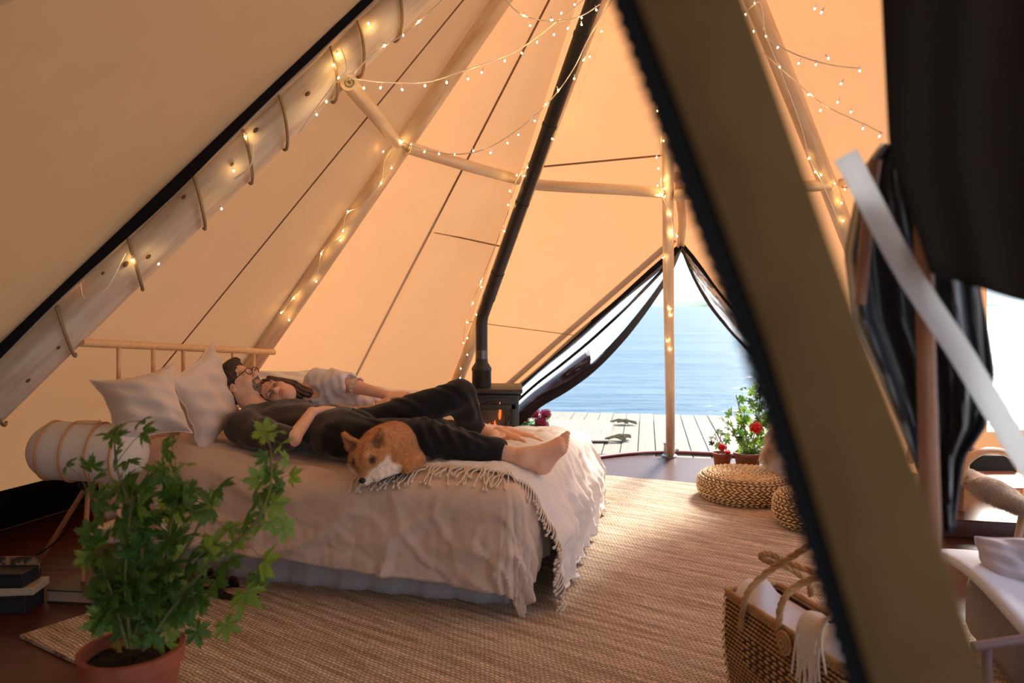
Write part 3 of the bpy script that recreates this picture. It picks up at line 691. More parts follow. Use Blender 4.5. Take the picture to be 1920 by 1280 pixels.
# ---------------- rug ----------------
rc = [V(-1.925, 2.92, 0), V(.15, 5.85, 0), V(.75, 5.66, 0), V(1.38, 5.40, 0), V(2.25, 5.0, 0), V(1.75, 2.6, 0), V(1.0, 1.0, 0), V(-.9, 2.28, 0)]
mb = MB(); n_ = len(rc); mb.add([p+V(0, 0, z) for z in (.001, .014) for p in rc], [tuple(range(n_, 2*n_)), tuple(range(n_-1, -1, -1))]+[(i, (i+1) % n_, (i+1) % n_+n_, i+n_) for i in range(n_)])
bm_ = obj('jute_rug', mb, M_rug, smooth=False); tag(bm_, 'large woven jute rug covering the floor under the bed', 'rug')
# ---------------- stove ----------------
st = thing('wood_stove', 'black cast iron wood stove with arched glass door behind bed foot', 'stove', V(-.2, 5.3, 0))
sf = 5.12; x0 = (838-CX)/F*sf; x1 = (977-CX)/F*sf; zt_ = P(0, 737, sf).z; cx = (x0+x1)/2; wd = x1-x0; dp = .40; yc = sf+dp/2
mb = MB(); mb.box((cx, yc, .16+(zt_-.16)/2), wd-.03, dp-.02, zt_-.16, None, .012); obj('firebox', mb, M_iron, st)
mb = MB(); mb.box((cx, yc, zt_+.012), wd+.02, dp+.04, .028, None, .008); mb.box((cx, yc, zt_-.022), wd, dp, .018, None, .004); obj('top_plate', mb, M_iron, st)
mb = MB(); mb.box((cx, yc, .16), wd, dp, .03, None, .006); obj('base_plate', mb, M_iron, st)
for sx in (-1, 1):
    for sy in (-1, 1): mb = MB(); mb.tube([(cx+sx*(wd/2-.05), yc+sy*(dp/2-.05), .15), (cx+sx*(wd/2-.03), yc+sy*(dp/2-.03), .0)], [.028, .02], 10); obj('leg', mb, M_iron, st)
zd0, zd1 = .22, zt_-.075
door = MB(); fw = .035
for a, b, c_, d_ in ((cx, zd1-fw/2, wd-.07, fw), (cx, zd0+fw/2, wd-.07, fw)): door.box((a, sf-.008, b), c_, .025, d_, None, .005)
for sx in (-1, 1): door.box((cx+sx*(wd/2-.035-fw/2), sf-.008, (zd0+zd1)/2), fw, .025, zd1-zd0, None, .005)
dr = obj('door', door, M_iron, st)
zc_ = (zd0+zd1)/2
mb = MB()
for ox in (0,): zq_ = zc_+.065
mb.tube([(cx+.06+math.cos(a)*.10, sf-.012, zq_+math.sin(a)*(.15 if math.sin(a) > 0 else .13)) for a in [i*PI/16 for i in range(32)]], .009, 8, closed=True)
mb.tube([(cx+.06+.10, sf-.012, zq_), (cx+.20, sf-.012, zq_+.08)], .008, 6); mb.tube([(cx+.06-.10, sf-.012, zq_), (cx-.19, sf-.012, zq_+.08)], .008, 6); obj('tracery', mb, M_iron, dr)
mb = MB(); mb.box((cx, sf-.002, zc_), wd-.14, .004, zd1-zd0-.06); obj('glass', mb, M_glass, dr, smooth=False)
mb = MB(); mb.box((cx, sf+.012, zc_), wd-.14, .006, zd1-zd0-.07); obj('firebrick', mb, mat('sooty_brick', (.30, .20, .14, 1), .8, col2=(.50, .36, .26, 1), scale=9, contrast=(.45, .6)), st, smooth=False)
M_fire = mat('flame', (1, .20, .03, 1), .5, emit=1.6)
for px, py, h, wv in ((918, 800, .055, .016), (928, 797, .07, .012), (937, 770, .12, .010), (850, 770, .05, .014), (893, 757, .02, .02), (910, 803, .04, .014)):
    b_ = P(px, py, sf+.004); mb = MB(); mb.tube([b_-V(0, 0, h/2), b_-V(0, 0, h*.25), b_+V(wv*.3, 0, 0), b_+V(-wv*.2, 0, h*.3), b_+V(wv*.2, 0, h*.5)], [wv*.5, wv, wv*.8, wv*.45, .001], 8, flat=.3); obj('flame', mb, M_fire, st)
fp = MB(); fx = P(903, 700, 5.28); fz = zt_+.026
fy = 5.28; fx = (903-CX)/F*fy
col = MB(); col.lathe((fx, fy, fz), [(.066, 0), (.068, .01), (.068, .115), (.072, .12), (.070, .135), (.045, .175), (.044, .20)], 28); obj('flue_collar', col, M_iron, st)
kink = P(905, 592, fy); ftop = P(1113, 0, 3.92); fd = (ftop-kink).normalized()
fp.tube([(fx, fy, fz+.17), (fx, fy, kink.z-.05), tuple(kink), tuple(kink+fd*.06), tuple(kink+fd*2.2), tuple(kink+fd*3.4)], .042, 24)
fl_ = obj('flue_pipe', fp, M_iron, st)
for d_ in (.16, .38, .95, 1.5, 2.05): mb = MB(); mb.tube([kink+fd*d_, kink+fd*(d_+.02)], .0455, 24); obj('flue_joint', mb, M_iron, fl_)
mb = MB(); mb.tube([kink+fd*.16, kink+fd*.38], .0445, 24); obj('flue_sleeve', mb, M_iron, fl_)
mb = MB(); mb.lathe((fx, fy, fz+.20), [(.0435, 0), (.0435, .06)], 24); obj('flue_band', mb, mat('dull_steel', (.12, .12, .12, 1), .3, metal=1), fl_)
# ---------------- fairy lights ----------------
bulb_mb = MB(); bulb_mb.ball((0, 0, -.012), (.0036, .0036, .0048), None, 8, 6)
bulb_me = mesh_of('bulb', bulb_mb, M_bulb)
cap_mb = MB(); cap_mb.tube([(0, 0, .010), (0, 0, -.008)], [.0018, .0034], 6); cap_me = mesh_of('bulb_socket', cap_mb, M_wire)
def string(label, wires, bulbs, grp='warm fairy light strings hung from the poles', wr=.0030):
    allp = [q for w__ in wires for q in w__]
    r_ = thing('fairy_lights', label, 'string lights', allp[0], grp)
    for w__ in wires: mb = MB(); mb.tube(catmull(w__, 5), wr, 5); obj('wire', mb, M_wire, r_)
    rnd = random.Random(len(label))
    for b_ in bulbs:
        M_ = Matrix.Translation(b_)@Matrix.Rotation(rnd.uniform(-.5, .5), 4, 'Y')@Matrix.Rotation(rnd.uniform(-.5, .5), 4, 'X')
        o_ = link('bulb', bulb_me, r_, M_); c_ = link('bulb_socket', cap_me, o_, M_)
    return r_
def atl(pts, ya, yb):
    n__ = len(pts)-1; return [P(x, y, lerp(ya, yb, i/max(1, n__))) for i, (x, y) in enumerate(pts)]
def on1(px, py, f=.12): return P(px, py, 3.3-f)
s1 = [(130, 518), (248, 483), (300, 490), (415, 386), (437, 315), (462, 251), (591, 210), (612, 185), (635, 141), (628, 118), (632, 96), (720, 81), (755, 60), (785, 37), (690, 40)]
string('string of warm lights wound round the thick roped pole', [[on1(150, 528), on1(160, 560, .14), on1(200, 540, .14), on1(235, 475, .12)], [on1(475, 262), on1(470, 310, .14), on1(440, 335, .12)], [on1(640, 90), on1(650, 130, .13), on1(625, 160, .13), on1(560, 250, .12)], [on1(655, 150), on1(700, 100), on1(760, 62), on1(830, 0), on1(850, -20)]], [on1(x, y) for x, y in s1])
y2 = lambda py: on_pole(2, py).y-.05
y3 = lambda py: on_pole(3, py).y-.05
s2 = [(660, 148), (730, 155), (800, 154), (860, 136), (930, 112), (975, 92), (1035, 48), (1100, -5)]
b2 = [(682, 160), (715, 160), (753, 163), (797, 156), (837, 150), (876, 143), (905, 131), (947, 110), (978, 96), (1008, 75), (1038, 60), (1035, 33), (1053, 20), (1078, 5)]
string('light string sagging from roped pole across to stove pipe top', [atl(s2, 3.2, 3.7)], atl(b2, 3.2, 3.7))
s3 = [(940, -8), (970, 22), (1000, 35), (1045, 40), (1090, 30), (1125, 8)]
string('short light string sagging at the very top', [atl(s3, 3.5, 3.5)], atl([(983, 26), (993, 44), (1034, 33), (1066, 50), (1090, 43), (1117, 14), (1088, 30)], 3.5, 3.5))
s4 = [(757, 268), (800, 281), (850, 289), (895, 284), (935, 267), (985, 232), (1035, 185), (1075, 130), (1105, 70), (1150, -5)]
b4 = [(772, 268), (798, 281), (823, 284), (852, 285), (886, 279), (922, 283), (950, 264), (972, 248), (1002, 222), (1022, 192), (1045, 165), (1077, 143), (1096, 109), (1105, 102), (1130, 55)]
string('long light string sagging from second pole joint past the pipe', [atl(s4, 3.9, 3.6)], atl(b4, 3.9, 3.6))
s5 = [(750, 262), (722, 300), (715, 340), (680, 385), (650, 400), (640, 440), (605, 470), (592, 520), (560, 545), (530, 585)]
b5 = [(753, 262), (720, 281), (733, 312), (713, 341), (651, 393), (640, 447), (602, 472), (594, 524), (549, 556), (528, 583), (541, 597), (645, 430)]
string('light string wound down the second pine pole', [[P(x, y, y2(y)-.03) for x, y in s5]], [P(x, y, y2(y)-.04) for x, y in b5])
s6 = [(1036, 236), (1015, 265), (995, 300), (976, 325), (960, 360), (952, 400), (905, 520), (888, 560), (872, 610), (868, 660), (862, 700)]
b6 = [(1038, 237), (1037, 257), (1011, 274), (1001, 296), (990, 311), (981, 326), (970, 325), (957, 355), (952, 381), (944, 430), (902, 524), (902, 535), (888, 566), (893, 587), (877, 601), (876, 631), (870, 640), (876, 662), (863, 688), (864, 706)]
string('light string running down beside the black stove pipe', [[P(x, y, y3(y)-.10) for x, y in s6]], [P(x, y, min(y3(y)-.12, 5.6)) for x, y in b6])
y4 = lambda py: on_pole(4, py).y-.05
s7 = [(1241, 60), (1240, 140), (1240, 230), (1239, 320), (1242, 365), (1255, 400), (1262, 440), (1250, 500), (1260, 560), (1257, 600), (1250, 636), (1258, 660)]
b7 = [(1233, 205), (1248, 235), (1245, 260), (1232, 292), (1234, 313), (1245, 334), (1231, 345), (1247, 350), (1235, 363), (1247, 366), (1258, 398), (1259, 430), (1262, 437), (1268, 440), (1244, 480), (1257, 576), (1259, 588), (1250, 636), (1257, 652)]
string('light string running down the doorway pole', [[P(x, y, y4(y)) for x, y in s7]], [P(x, y, y4(y)-.015) for x, y in b7])
s8 = [(1150, 10), (1140, 60), (1120, 110), (1098, 165), (1078, 210)]
string('faint light string hanging between pipe and doorway pole', [atl(s8, 4.2, 4.6)], atl([(1144, 15), (1156, 24), (1128, 56), (1147, 53), (1104, 82), (1131, 80), (1104, 101), (1099, 135), (1091, 157), (1072, 191), (1065, 213)], 4.2, 4.6), wr=.0012)
s9 = [(1398, 22), (1425, 5), (1435, 62), (1460, 85), (1500, 105), (1560, 122), (1612, 128)]
string('upper light string crossing behind the clear window', [atl(s9, 3.6, 3.0)], atl([(1414, 2), (1397, 22), (1435, 63), (1460, 85), (1500, 114), (1530, 116), (1612, 128), (1530, 12), (1543, 18)], 3.6, 3.0))
s10 = [(1430, 98), (1460, 125), (1500, 160), (1540, 193), (1575, 212), (1620, 232), (1655, 250)]
string('lower light string crossing behind the clear window', [atl(s10, 3.8, 3.0)], atl([(1412, 54), (1461, 121), (1514, 173), (1540, 203), (1573, 187), (1596, 205), (1618, 236), (1651, 251), (1580, 152), (1550, 105)], 3.6, 3.0))
y5 = lambda py: on_pole(5, py).y-.08
s11 = [(1437, 70), (1470, 150), (1500, 230), (1520, 300), (1545, 350), (1570, 410)]
string('light string running down the far right pole', [[P(x, y, y5(y)) for x, y in s11]], [P(x, y, y5(y)) for x, y in [(1516, 293), (1529, 319), (1538, 325), (1563, 341), (1583, 351), (1580, 377), (1580, 410)]])

# ---------------- sculpting: signed distance fields meshed with surface nets ----------------
class SDF:
    def __init__(s, lo, hi, h):
        s.lo = np.array(lo, np.float32); s.h = h; s.n = np.ceil((np.array(hi)-lo)/h).astype(int)+1
        s.f = np.full(s.n, .2, np.float32)
    def region(s, lo, hi):
        i0 = np.maximum(0, np.floor((np.array(lo)-s.lo)/s.h).astype(int)); i1 = np.minimum(s.n, np.ceil((np.array(hi)-s.lo)/s.h).astype(int)+1)
        if np.any(i1 <= i0): return None
        ax = [(s.lo[k]+s.h*np.arange(i0[k], i1[k])).astype(np.float32) for k in range(3)]
        sl = tuple(slice(i0[k], i1[k]) for k in range(3))
        return sl, ax[0][:, None, None], ax[1][None, :, None], ax[2][None, None, :]
    def comb(s, sl, d, k, op):
        a = s.f[sl]
        if op == '+':
            if k > 0:
                h = np.maximum(k-np.abs(a-d), 0)/k; s.f[sl] = np.minimum(a, d)-h*h*k*.25
            else: s.f[sl] = np.minimum(a, d)
        else:
            d = -d
            h = np.maximum(k-np.abs(a-d), 0)/k if k > 0 else 0; s.f[sl] = np.maximum(a, d)+h*h*k*.25
    def cap(s, a, b, ra, rb=None, k=.02, op='+'):
        a = np.array(a, np.float32); b = np.array(b, np.float32); rb = ra if rb is None else rb
        m = max(ra, rb)+k+3*s.h; r = s.region(np.minimum(a, b)-m, np.maximum(a, b)+m)
        if r is None: return s
        sl, X, Y, Z = r; ba = b-a; L2 = float(ba@ba)+1e-12
        t = np.clip(((X-a[0])*ba[0]+(Y-a[1])*ba[1]+(Z-a[2])*ba[2])/L2, 0, 1)
        d = np.sqrt((X-a[0]-t*ba[0])**2+(Y-a[1]-t*ba[1])**2+(Z-a[2]-t*ba[2])**2)-(ra+(rb-ra)*t)
        s.comb(sl, d, k, op); return s
    def chain(s, pts, rs, k=.02):
        for i in range(len(pts)-1): s.cap(pts[i], pts[i+1], rs[i], rs[i+1], k)
        return s
    def ell(s, c, r, R=None, k=.02, op='+'):
        c = np.array(c, np.float32); r = np.array(r, np.float32) if not np.isscalar(r) else np.array([r]*3, np.float32)
        m = r.max()+k+3*s.h; q = s.region(c-m, c+m)
        if q is None: return s
        sl, X, Y, Z = q; X, Y, Z = X-c[0], Y-c[1], Z-c[2]
        if R is not None:
            R = np.array(R, np.float32)  # columns are the axes
            u = R[0, 0]*X+R[1, 0]*Y+R[2, 0]*Z; v = R[0, 1]*X+R[1, 1]*Y+R[2, 1]*Z; w_ = R[0, 2]*X+R[1, 2]*Y+R[2, 2]*Z
        else: u, v, w_ = X+0*Y+0*Z, Y+0*X+0*Z, Z+0*X+0*Y
        k0 = np.sqrt((u/r[0])**2+(v/r[1])**2+(w_/r[2])**2); k1 = np.sqrt((u/r[0]**2)**2+(v/r[1]**2)**2+(w_/r[2]**2)**2)+1e-9
        s.comb(sl, k0*(k0-1)/k1, k, op); return s
    def warp(s, fn):
        m = np.abs(s.f) < .05; i = np.nonzero(m); p = s.lo+s.h*np.stack(i, 1); s.f[m] += fn(p).astype(np.float32); return s
    def cut(s, p, n, k=.0):
        """keep the side of the plane away from n"""
        sl, X, Y, Z = s.region(s.lo, s.lo+s.h*s.n); n = np.array(n, np.float32); n /= np.linalg.norm(n); p = np.array(p, np.float32)
        d = (X-p[0])*n[0]+(Y-p[1])*n[1]+(Z-p[2])*n[2]; s.comb(sl, -d, k, '-'); return s
    def mesh(s):
        f = s.f; g = f < 0; n = s.n
        c = [g[a:n[0]-1+a, b:n[1]-1+b, d:n[2]-1+d] for a in (0, 1) for b in (0, 1) for d in (0, 1)]
        al = c[0].copy(); an = c[0].copy()
        for q in c[1:]: al &= q; an |= q
        mix = an & ~al; idx = np.full(mix.shape, -1, np.int32); I = np.array(np.nonzero(mix)).T; idx[mix] = np.arange(len(I))
        acc = np.zeros((len(I), 3)); cnt = np.zeros(len(I))
        co = np.array([(a, b, d) for a in (0, 1) for b in (0, 1) for d in (0, 1)])
        val = [f[I[:, 0]+o[0], I[:, 1]+o[1], I[:, 2]+o[2]] for o in co]
        for i in range(8):
            for j in range(i+1, 8):
                if np.abs(co[i]-co[j]).sum() != 1: continue
                x = (val[i] < 0) != (val[j] < 0); t = np.where(x, val[i]/np.where(x, val[i]-val[j], 1), 0)
                acc += np.where(x[:, None], co[i]+(co[j]-co[i])*t[:, None], 0); cnt += x
        verts = s.lo+s.h*(I+acc/cnt[:, None]); F_ = []
        for ax in range(3):
            a0 = [slice(1, n[k]-1) for k in range(3)]; a0[ax] = slice(0, n[ax]-1); a1 = list(a0); a1[ax] = slice(1, n[ax])
            A, B = g[tuple(a0)], g[tuple(a1)]; ch = np.array(np.nonzero(A != B)).T
            if not len(ch): continue
            off = np.array([1, 1, 1]); off[ax] = 0; ch = ch+off; b1 = (ax+1) % 3; b2 = (ax+2) % 3
            e1 = np.zeros(3, int); e1[b1] = 1; e2 = np.zeros(3, int); e2[b2] = 1
            q = [idx[tuple((ch-x).T)] for x in (e1*0, e1, e1+e2, e2)]; Q = np.stack(q, 1)
            ins = g[tuple(ch.T)]; Q[~ins] = Q[~ins][:, ::-1]; F_.append(Q)
        F_ = np.concatenate(F_); F_ = F_[(F_ >= 0).all(1)]
        return verts, F_
    def relax(s, v, F_, it=1):
        for _ in range(it):
            acc = np.zeros_like(v); cnt = np.zeros(len(v))
            for a, b in ((0, 1), (1, 2), (2, 3), (3, 0)):
                for x, y in ((a, b), (b, a)): np.add.at(acc, F_[:, x], v[F_[:, y]]); np.add.at(cnt, F_[:, x], 1)
            v = v*.5+.5*acc/np.maximum(cnt, 1)[:, None]
        return v
    def build(s, name, m, parent=None, col=None, it=1, label=None):
        v, F_ = s.mesh(); v = s.relax(v, F_, it); me = bpy.data.meshes.new(name)
        c = (v.min(0)+v.max(0))/2; c[2] = v[:, 2].min()
        me.vertices.add(len(v)); me.vertices.foreach_set('co', (v-c).astype(np.float32).ravel())
        me.loops.add(F_.size); me.loops.foreach_set('vertex_index', F_.astype(np.int32).ravel())
        me.polygons.add(len(F_)); me.polygons.foreach_set('loop_start', np.arange(0, F_.size, 4, dtype=np.int32)); me.polygons.foreach_set('loop_total', np.full(len(F_), 4, np.int32))
        me.polygons.foreach_set('use_smooth', np.ones(len(F_), bool)); me.update(calc_edges=True); me.validate()
        me.materials.append(m)
        if col is not None:
            at = me.color_attributes.new('Col', 'FLOAT_COLOR', 'POINT'); cc = np.ones((len(v), 4), np.float32); cc[:, :3] = col(v); at.data.foreach_set('color', cc.ravel())
        o = link(name, me, parent, Matrix.Translation(Vector(c)))
        if label: o['label'] = label
        return o
A = lambda p: np.array(p, float)
def frame(a, f):
    a = Vector(a).normalized(); f = Vector(f); f = (f-a*f.dot(a)).normalized(); l = a.cross(f); return a, f, l
def ME(a, f, l): return np.array([list(f), list(l), list(a)]).T   # ellipsoid axes order: front, lateral, up
def head(g, c, a, f, sc=1.0, fem=False):
    a, f, l = frame(a, f); c = Vector(c); M_ = ME(a, f, l); k = sc
    q = lambda F_, L_, A_: c+(f*F_+l*L_+a*A_)*k
    g.ell(q(-.018, 0, .030), A((.098, .075, .088))*k, M_, .01)
    g.ell(q(.022, 0, -.035), A((.070, .060, .078))*k, M_, .03)
    g.ell(q(.045, 0, -.085), A((.036, .034 if fem else .042, .028))*k, M_, .03)
    g.cap(q(-.01, .045, -.05), q(.045, .018, -.092), .020*k, .016*k, .03); g.cap(q(-.01, -.045, -.05), q(.045, -.018, -.092), .020*k, .016*k, .03)
    for sg in (-1, 1):
        g.ell(q(.062, sg*.036, -.030), A((.022, .024, .022))*k, M_, .02)
        g.ell(q(.092, sg*.032, .006), A((.016, .021, .014))*k, M_, .012, '-')
        g.ell(q(.071, sg*.031, .004), A((.0145, .016, .0125))*k, M_, .003)
        g.cap(q(.084, sg*.014, .024), q(.070, sg*.052, .026), .009*k, .007*k, .012)
        g.ell(q(-.012, sg*.074, -.008), A((.017, .009, .030))*k, M_, .006); g.ell(q(-.006, sg*.085, -.004), A((.009, .008, .017))*k, M_, .004, '-')
    g.cap(q(.082, 0, .018), q(.108, 0, -.026), .008*k, .0125*k, .012)
    for sg in (-1, 1): g.ell(q(.098, sg*.012, -.031), A((.012, .009, .009))*k, M_, .006)
    g.ell(q(.089, 0, -.056), A((.012, .024, .0065))*k, M_, .004); g.ell(q(.087, 0, -.068), A((.011, .020, .007))*k, M_, .004)
    return q
def hand(g, w_, d, n, side, L_=.185, curl=.35, sp=.0):
    """w_: wrist, d: direction of the fingers, n: direction out of the back of the hand, side: direction of the thumb"""
    w_ = Vector(w_); d = Vector(d).normalized(); n = Vector(n); n = (n-d*n.dot(d)).normalized(); sd_ = d.cross(n)
    if sd_.dot(Vector(side)) < 0: sd_ = -sd_
    k = L_/.185
    P_ = lambda x, y, z: w_+(d*x+sd_*y+n*z)*k
    for y0, y1 in ((.016, .030), (.005, .010), (-.006, -.010), (-.016, -.028)): g.cap(P_(0, y0, 0), P_(.085, y1, 0), .014*k, .0115*k, .014)
    for y0, ln, dy in ((.030, .068, .10+sp), (.010, .078, .03), (-.010, .072, -.04), (-.028, .056, -.12-sp)):
        p = P_(.085, y0, 0); ang = curl*.5; ls = [ln*.45, ln*.31, ln*.26]; r_ = .0088*k
        for i, s_ in enumerate(ls):
            dd = (d*math.cos(ang)+sd_*dy-n*math.sin(ang)).normalized(); e_ = p+dd*s_*k; g.cap(p, e_, r_, r_*.93, .003); p = e_; r_ *= .92; ang += curl*(.9 if i == 0 else .7)
    p = P_(.012, .022, -.004); e_ = P_(.045, .048, -.010); g.cap(p, e_, .015*k, .0115*k, .012); p2 = P_(.075, .058, -.016); g.cap(e_, p2, .0110*k, .0095*k, .004); g.cap(p2, P_(.097, .060, -.022), .0095*k, .0080*k, .003)
def foot(g, an, heel, ball, toe_side, up, L_=.25):
    """an: ankle joint, heel: heel contact centre, ball: centre of the ball; toe_side: unit from little toe to big toe"""
    an, heel, ball, ts, up = map(Vector, (an, heel, ball, toe_side, up)); ts = ts.normalized(); up = up.normalized(); d = (ball-heel).normalized(); k = L_/.25
    g.chain([an, heel], [.036*k, .031*k], .03); g.ell(heel, .032*k, None, .02)
    for y0, rr in ((.022, .023), (0, .021), (-.022, .018)):
        g.cap(heel+ts*y0*.3+up*.004, ball+ts*y0*1.15*k, .027*k, rr*k*.85, .03); g.cap(an+up*.002, ball+ts*y0*k+up*.006, .026*k, .015*k, .035)
    for i, (y0, ln, r_) in enumerate(((.032, .050, .0135), (.013, .046, .0095), (-.003, .040, .0090), (-.017, .034, .0085), (-.030, .027, .0085))):
        b0 = ball+ts*y0*k; m_ = b0+d*ln*.6*k+up*.005*k; g.cap(b0, m_, r_*1.05*k, r_*.9*k, .006); g.cap(m_, b0+d*ln*k-up*.003*k, r_*.9*k, r_*.98*k, .003)

def skin_mat(name, base):
    return mat(name, (1, 1, 1, 1), .48, col2=(.93, .90, .88, 1), scale=25, bump=.12, bscale=220, attr='Col', sss=.12, spec=.35)
M_skin = skin_mat('skin', None)
def near(v, p, r): return np.clip(1-np.linalg.norm(v-A(p), axis=1)/r, 0, 1)[:, None]
folds = lambda ks: (lambda p: sum(a*np.sin(p@A(d)+ph+1.3*np.sin(p@A(d2))) for a, d, ph, d2 in ks))
# ================= the man =================
mc = P(449, 719, 3.92); ma = V(-.66, .10, .75); mf = V(.76, -.14, .64)
sN = P(452, 797, 3.70); sF = V(-1.25, 4.05, .74); elN = P(549, 822, 3.52); wrN = P(585, 772, 3.69)
hN = V(-.83, 3.645, .655); hF = V(-.78, 3.83, .665); kN = P(792, 817, 3.54); anN = P(985, 858, 3.42)
kF = P(862, 741, 3.84); anF = P(893, 812, 4.02)
g = SDF((-1.72, 3.20, .50), (.36, 4.32, 1.06), .0042)
chest = V(-1.17, 3.86, .70); belly = V(-.98, 3.80, .69)
g.cap(mc+V(.03, 0, -.06), (sN+sF)/2+V(.0, 0, .02), .056, .066, .03)
ax_m = V(.945, -.327, 0); n_m = V(-.327, -.945, 0)
Rt = np.array([list(ax_m), list(n_m), [0, 0, 1]]).T
g.ell(chest, (.22, .165, .098), Rt, .03); g.ell(belly, (.20, .145, .09), Rt, .03); g.ell(V(-.80, 3.735, .665), (.14, .150, .09), Rt, .03)
g.cap(sN, sF, .058, .058, .03); g.chain([sN, elN, wrN], [.052, .036, .0255], .02)
hd = (P(618, 752, 3.80)-wrN); hand(g, wrN, V(.62, .75, .12), V(-.12, -.05, 1), V(-.5, .6, -.1), .185, .42)
elF = P(560, 780, 4.20); g.chain([sF, elF, P(690, 775, 4.12)], [.05, .042, .026], .02)
g.chain([hN, kN, anN], [.080, .055, .036], .02); g.cap(hF, kF, .080, .055, .02); g.cap(kF, anF, .054, .036, .02)
g.cap(kN+V(.06, 0, -.02), kN+V(.2, -.05, -.03), .055, .05, .03); g.cap(kF+V(.02, .06, -.06), kF+V(.04, .12, -.12), .056, .05, .03)
foot(g, anN, P(1019, 872, 3.41), P(1052, 836, 3.41), V(-.15, .85, .55), V(-.85, .1, .35), .25)
foot(g, anF+V(0, 0, .015), anF+V(-.03, .02, -.020), P(926, 818, 3.95), V(.3, .9, .1), V(0, -.1, 1), .25)
mq = head(g, mc, ma, mf, .98)
def mcol(v):
    c = np.tile(A((.80, .50, .36)), (len(v), 1)); 
    c = c*(1-.35*near(v, mq(.06, 0, -.03), .10))+A((.78, .38, .27))*.35*near(v, mq(.06, 0, -.03), .10)
    for p, r_ in ((mq(.095, 0, -.062), .022),): k = near(v, p, r_)**.5*.8; c = c*(1-k)+A((.50, .16, .12))*k
    for sg in (-1, 1):
        k = near(v, mq(.080, sg*.05, .022), .024)**.6*.5; c = c*(1-k)+A((.12, .07, .04))*k
        k = near(v, mq(-.01, sg*.08, -.01), .035)*.5; c = c*(1-k)+A((.65, .22, .15))*k
    for p in (P(1050, 850, 3.41), P(925, 826, 3.97)): k = near(v, p, .09)*.5; c = c*(1-k)+A((.68, .27, .20))*k
    return c
man = thing('person', 'bearded man in dark shirt and black trousers lying on his back on the bed', 'person', V(-.8, 3.74, BZ))
body = g.build('body', M_skin, man, mcol, it=1)
# hair and beard
a_, f_, l_ = frame(ma, mf); Mh = ME(a_, f_, l_)
h_ = SDF(mc-V(.17, .17, .17), mc+V(.17, .17, .19), .0035)
h_.ell(mq(-.028, 0, .038), A((.104, .084, .094)), Mh, .0); h_.ell(mq(-.06, 0, -.02), A((.055, .066, .06)), Mh, .02)
h_.ell(mq(.022, 0, .105), A((.060, .055, .028)), Mh, .02)
h_.ell(mq(.092, 0, .000), A((.060, .085, .078)), Mh, .012, '-'); [h_.ell(mq(.010, sg*.085, -.035), A((.045, .03, .040)), Mh, .01, '-') for sg in (-1, 1)]
h_.warp(lambda p: .0030*np.sin(((p-A(mc))@A(l_))*330+4*np.sin((p-A(mc))@A(f_)*40))+.0015*np.sin((p-A(mc))@A(a_)*300))
M_hair = mat('dark_brown_hair', (.030, .018, .012, 1), .5, col2=(.075, .045, .028, 1), scale=40, stretch=(1, 1, 3), bump=.5, bscale=90)
h_.build('hair', M_hair, man, it=0)
b_ = SDF(mc-V(.17, .17, .17), mc+V(.17, .17, .17), .003)
b_.ell(mq(.055, 0, -.088), A((.042, .042, .034)), Mh, .0); b_.cap(mq(.080, .026, -.046), mq(.098, 0, -.042), .0075, .007, .006); b_.cap(mq(.080, -.026, -.046), mq(.098, 0, -.042), .0075, .007, .006)
b_.cap(mq(.080, .027, -.048), mq(.070, .030, -.085), .010, .014, .01); b_.cap(mq(.080, -.027, -.048), mq(.070, -.030, -.085), .010, .014, .01)
b_.ell(mq(.098, 0, -.062), A((.022, .021, .013)), Mh, .004, '-')
b_.warp(lambda p: .0016*np.sin(p@A((500, 210, 330)))+.0012*np.sin(p@A((-300, 400, 520))))
b_.build('beard', mat('greying_beard', (.10, .065, .05, 1), .8, col2=(.32, .27, .23, 1), scale=60, bump=.6, bscale=200), man, it=0)
gl = MB()
for sg in (-1, 1):
    gl.tube([mq(.102+.004*math.cos(t), sg*.033+.024*math.cos(t), .004+.019*math.sin(t)) for t in [i*PI/10 for i in range(20)]], .0022, 6, closed=True)
    gl.tube([mq(.098, sg*.057, .014), mq(.05, sg*.078, .012), mq(-.005, sg*.083, .008), mq(-.025, sg*.082, -.010)], .0024, 6)
gl.tube([mq(.106, -.010, .008), mq(.110, 0, .012), mq(.106, .010, .008)], .002, 6)
gls = obj('glasses', gl, mat('black_acetate', (.01, .01, .012, 1), .2), man)
# shirt
s_ = SDF((-1.62, 3.30, .52), (-.55, 4.32, .98), .0045)
s_.ell(chest, (.235, .182, .112), Rt, .03); s_.ell(belly, (.22, .165, .104), Rt, .03); s_.ell(V(-.86, 3.755, .69), (.11, .165, .092), Rt, .03)
s_.cap(sN, sF, .074, .074, .03); s_.cap(sN, sN.lerp(elN, .93), .070, .052, .03); s_.cap(sN.lerp(elN, .1)+V(-.02, 0, -.03), sN.lerp(elN, .78)+V(0, 0, -.02), .062, .060, .04); s_.cap(sF, sF.lerp(elF, .8), .068, .06, .03)
s_.cap(P(655, 800, 3.70), P(600, 838, 3.62), .05, .035, .05)
s_.ell(mc+V(.075, -.0, -.065), (.072, .066, .060), None, .01, '-')
s_.warp(folds([(.0045, (30, 12, 22), 0, (9, 14, 5)), (.0035, (-22, 40, 30), 1, (12, 5, 9)), (.002, (60, -50, 70), 2, (20, 9, 14))]))
M_shirt = bpy.data.materials.new('dark_check_shirt'); M_shirt.use_nodes = True
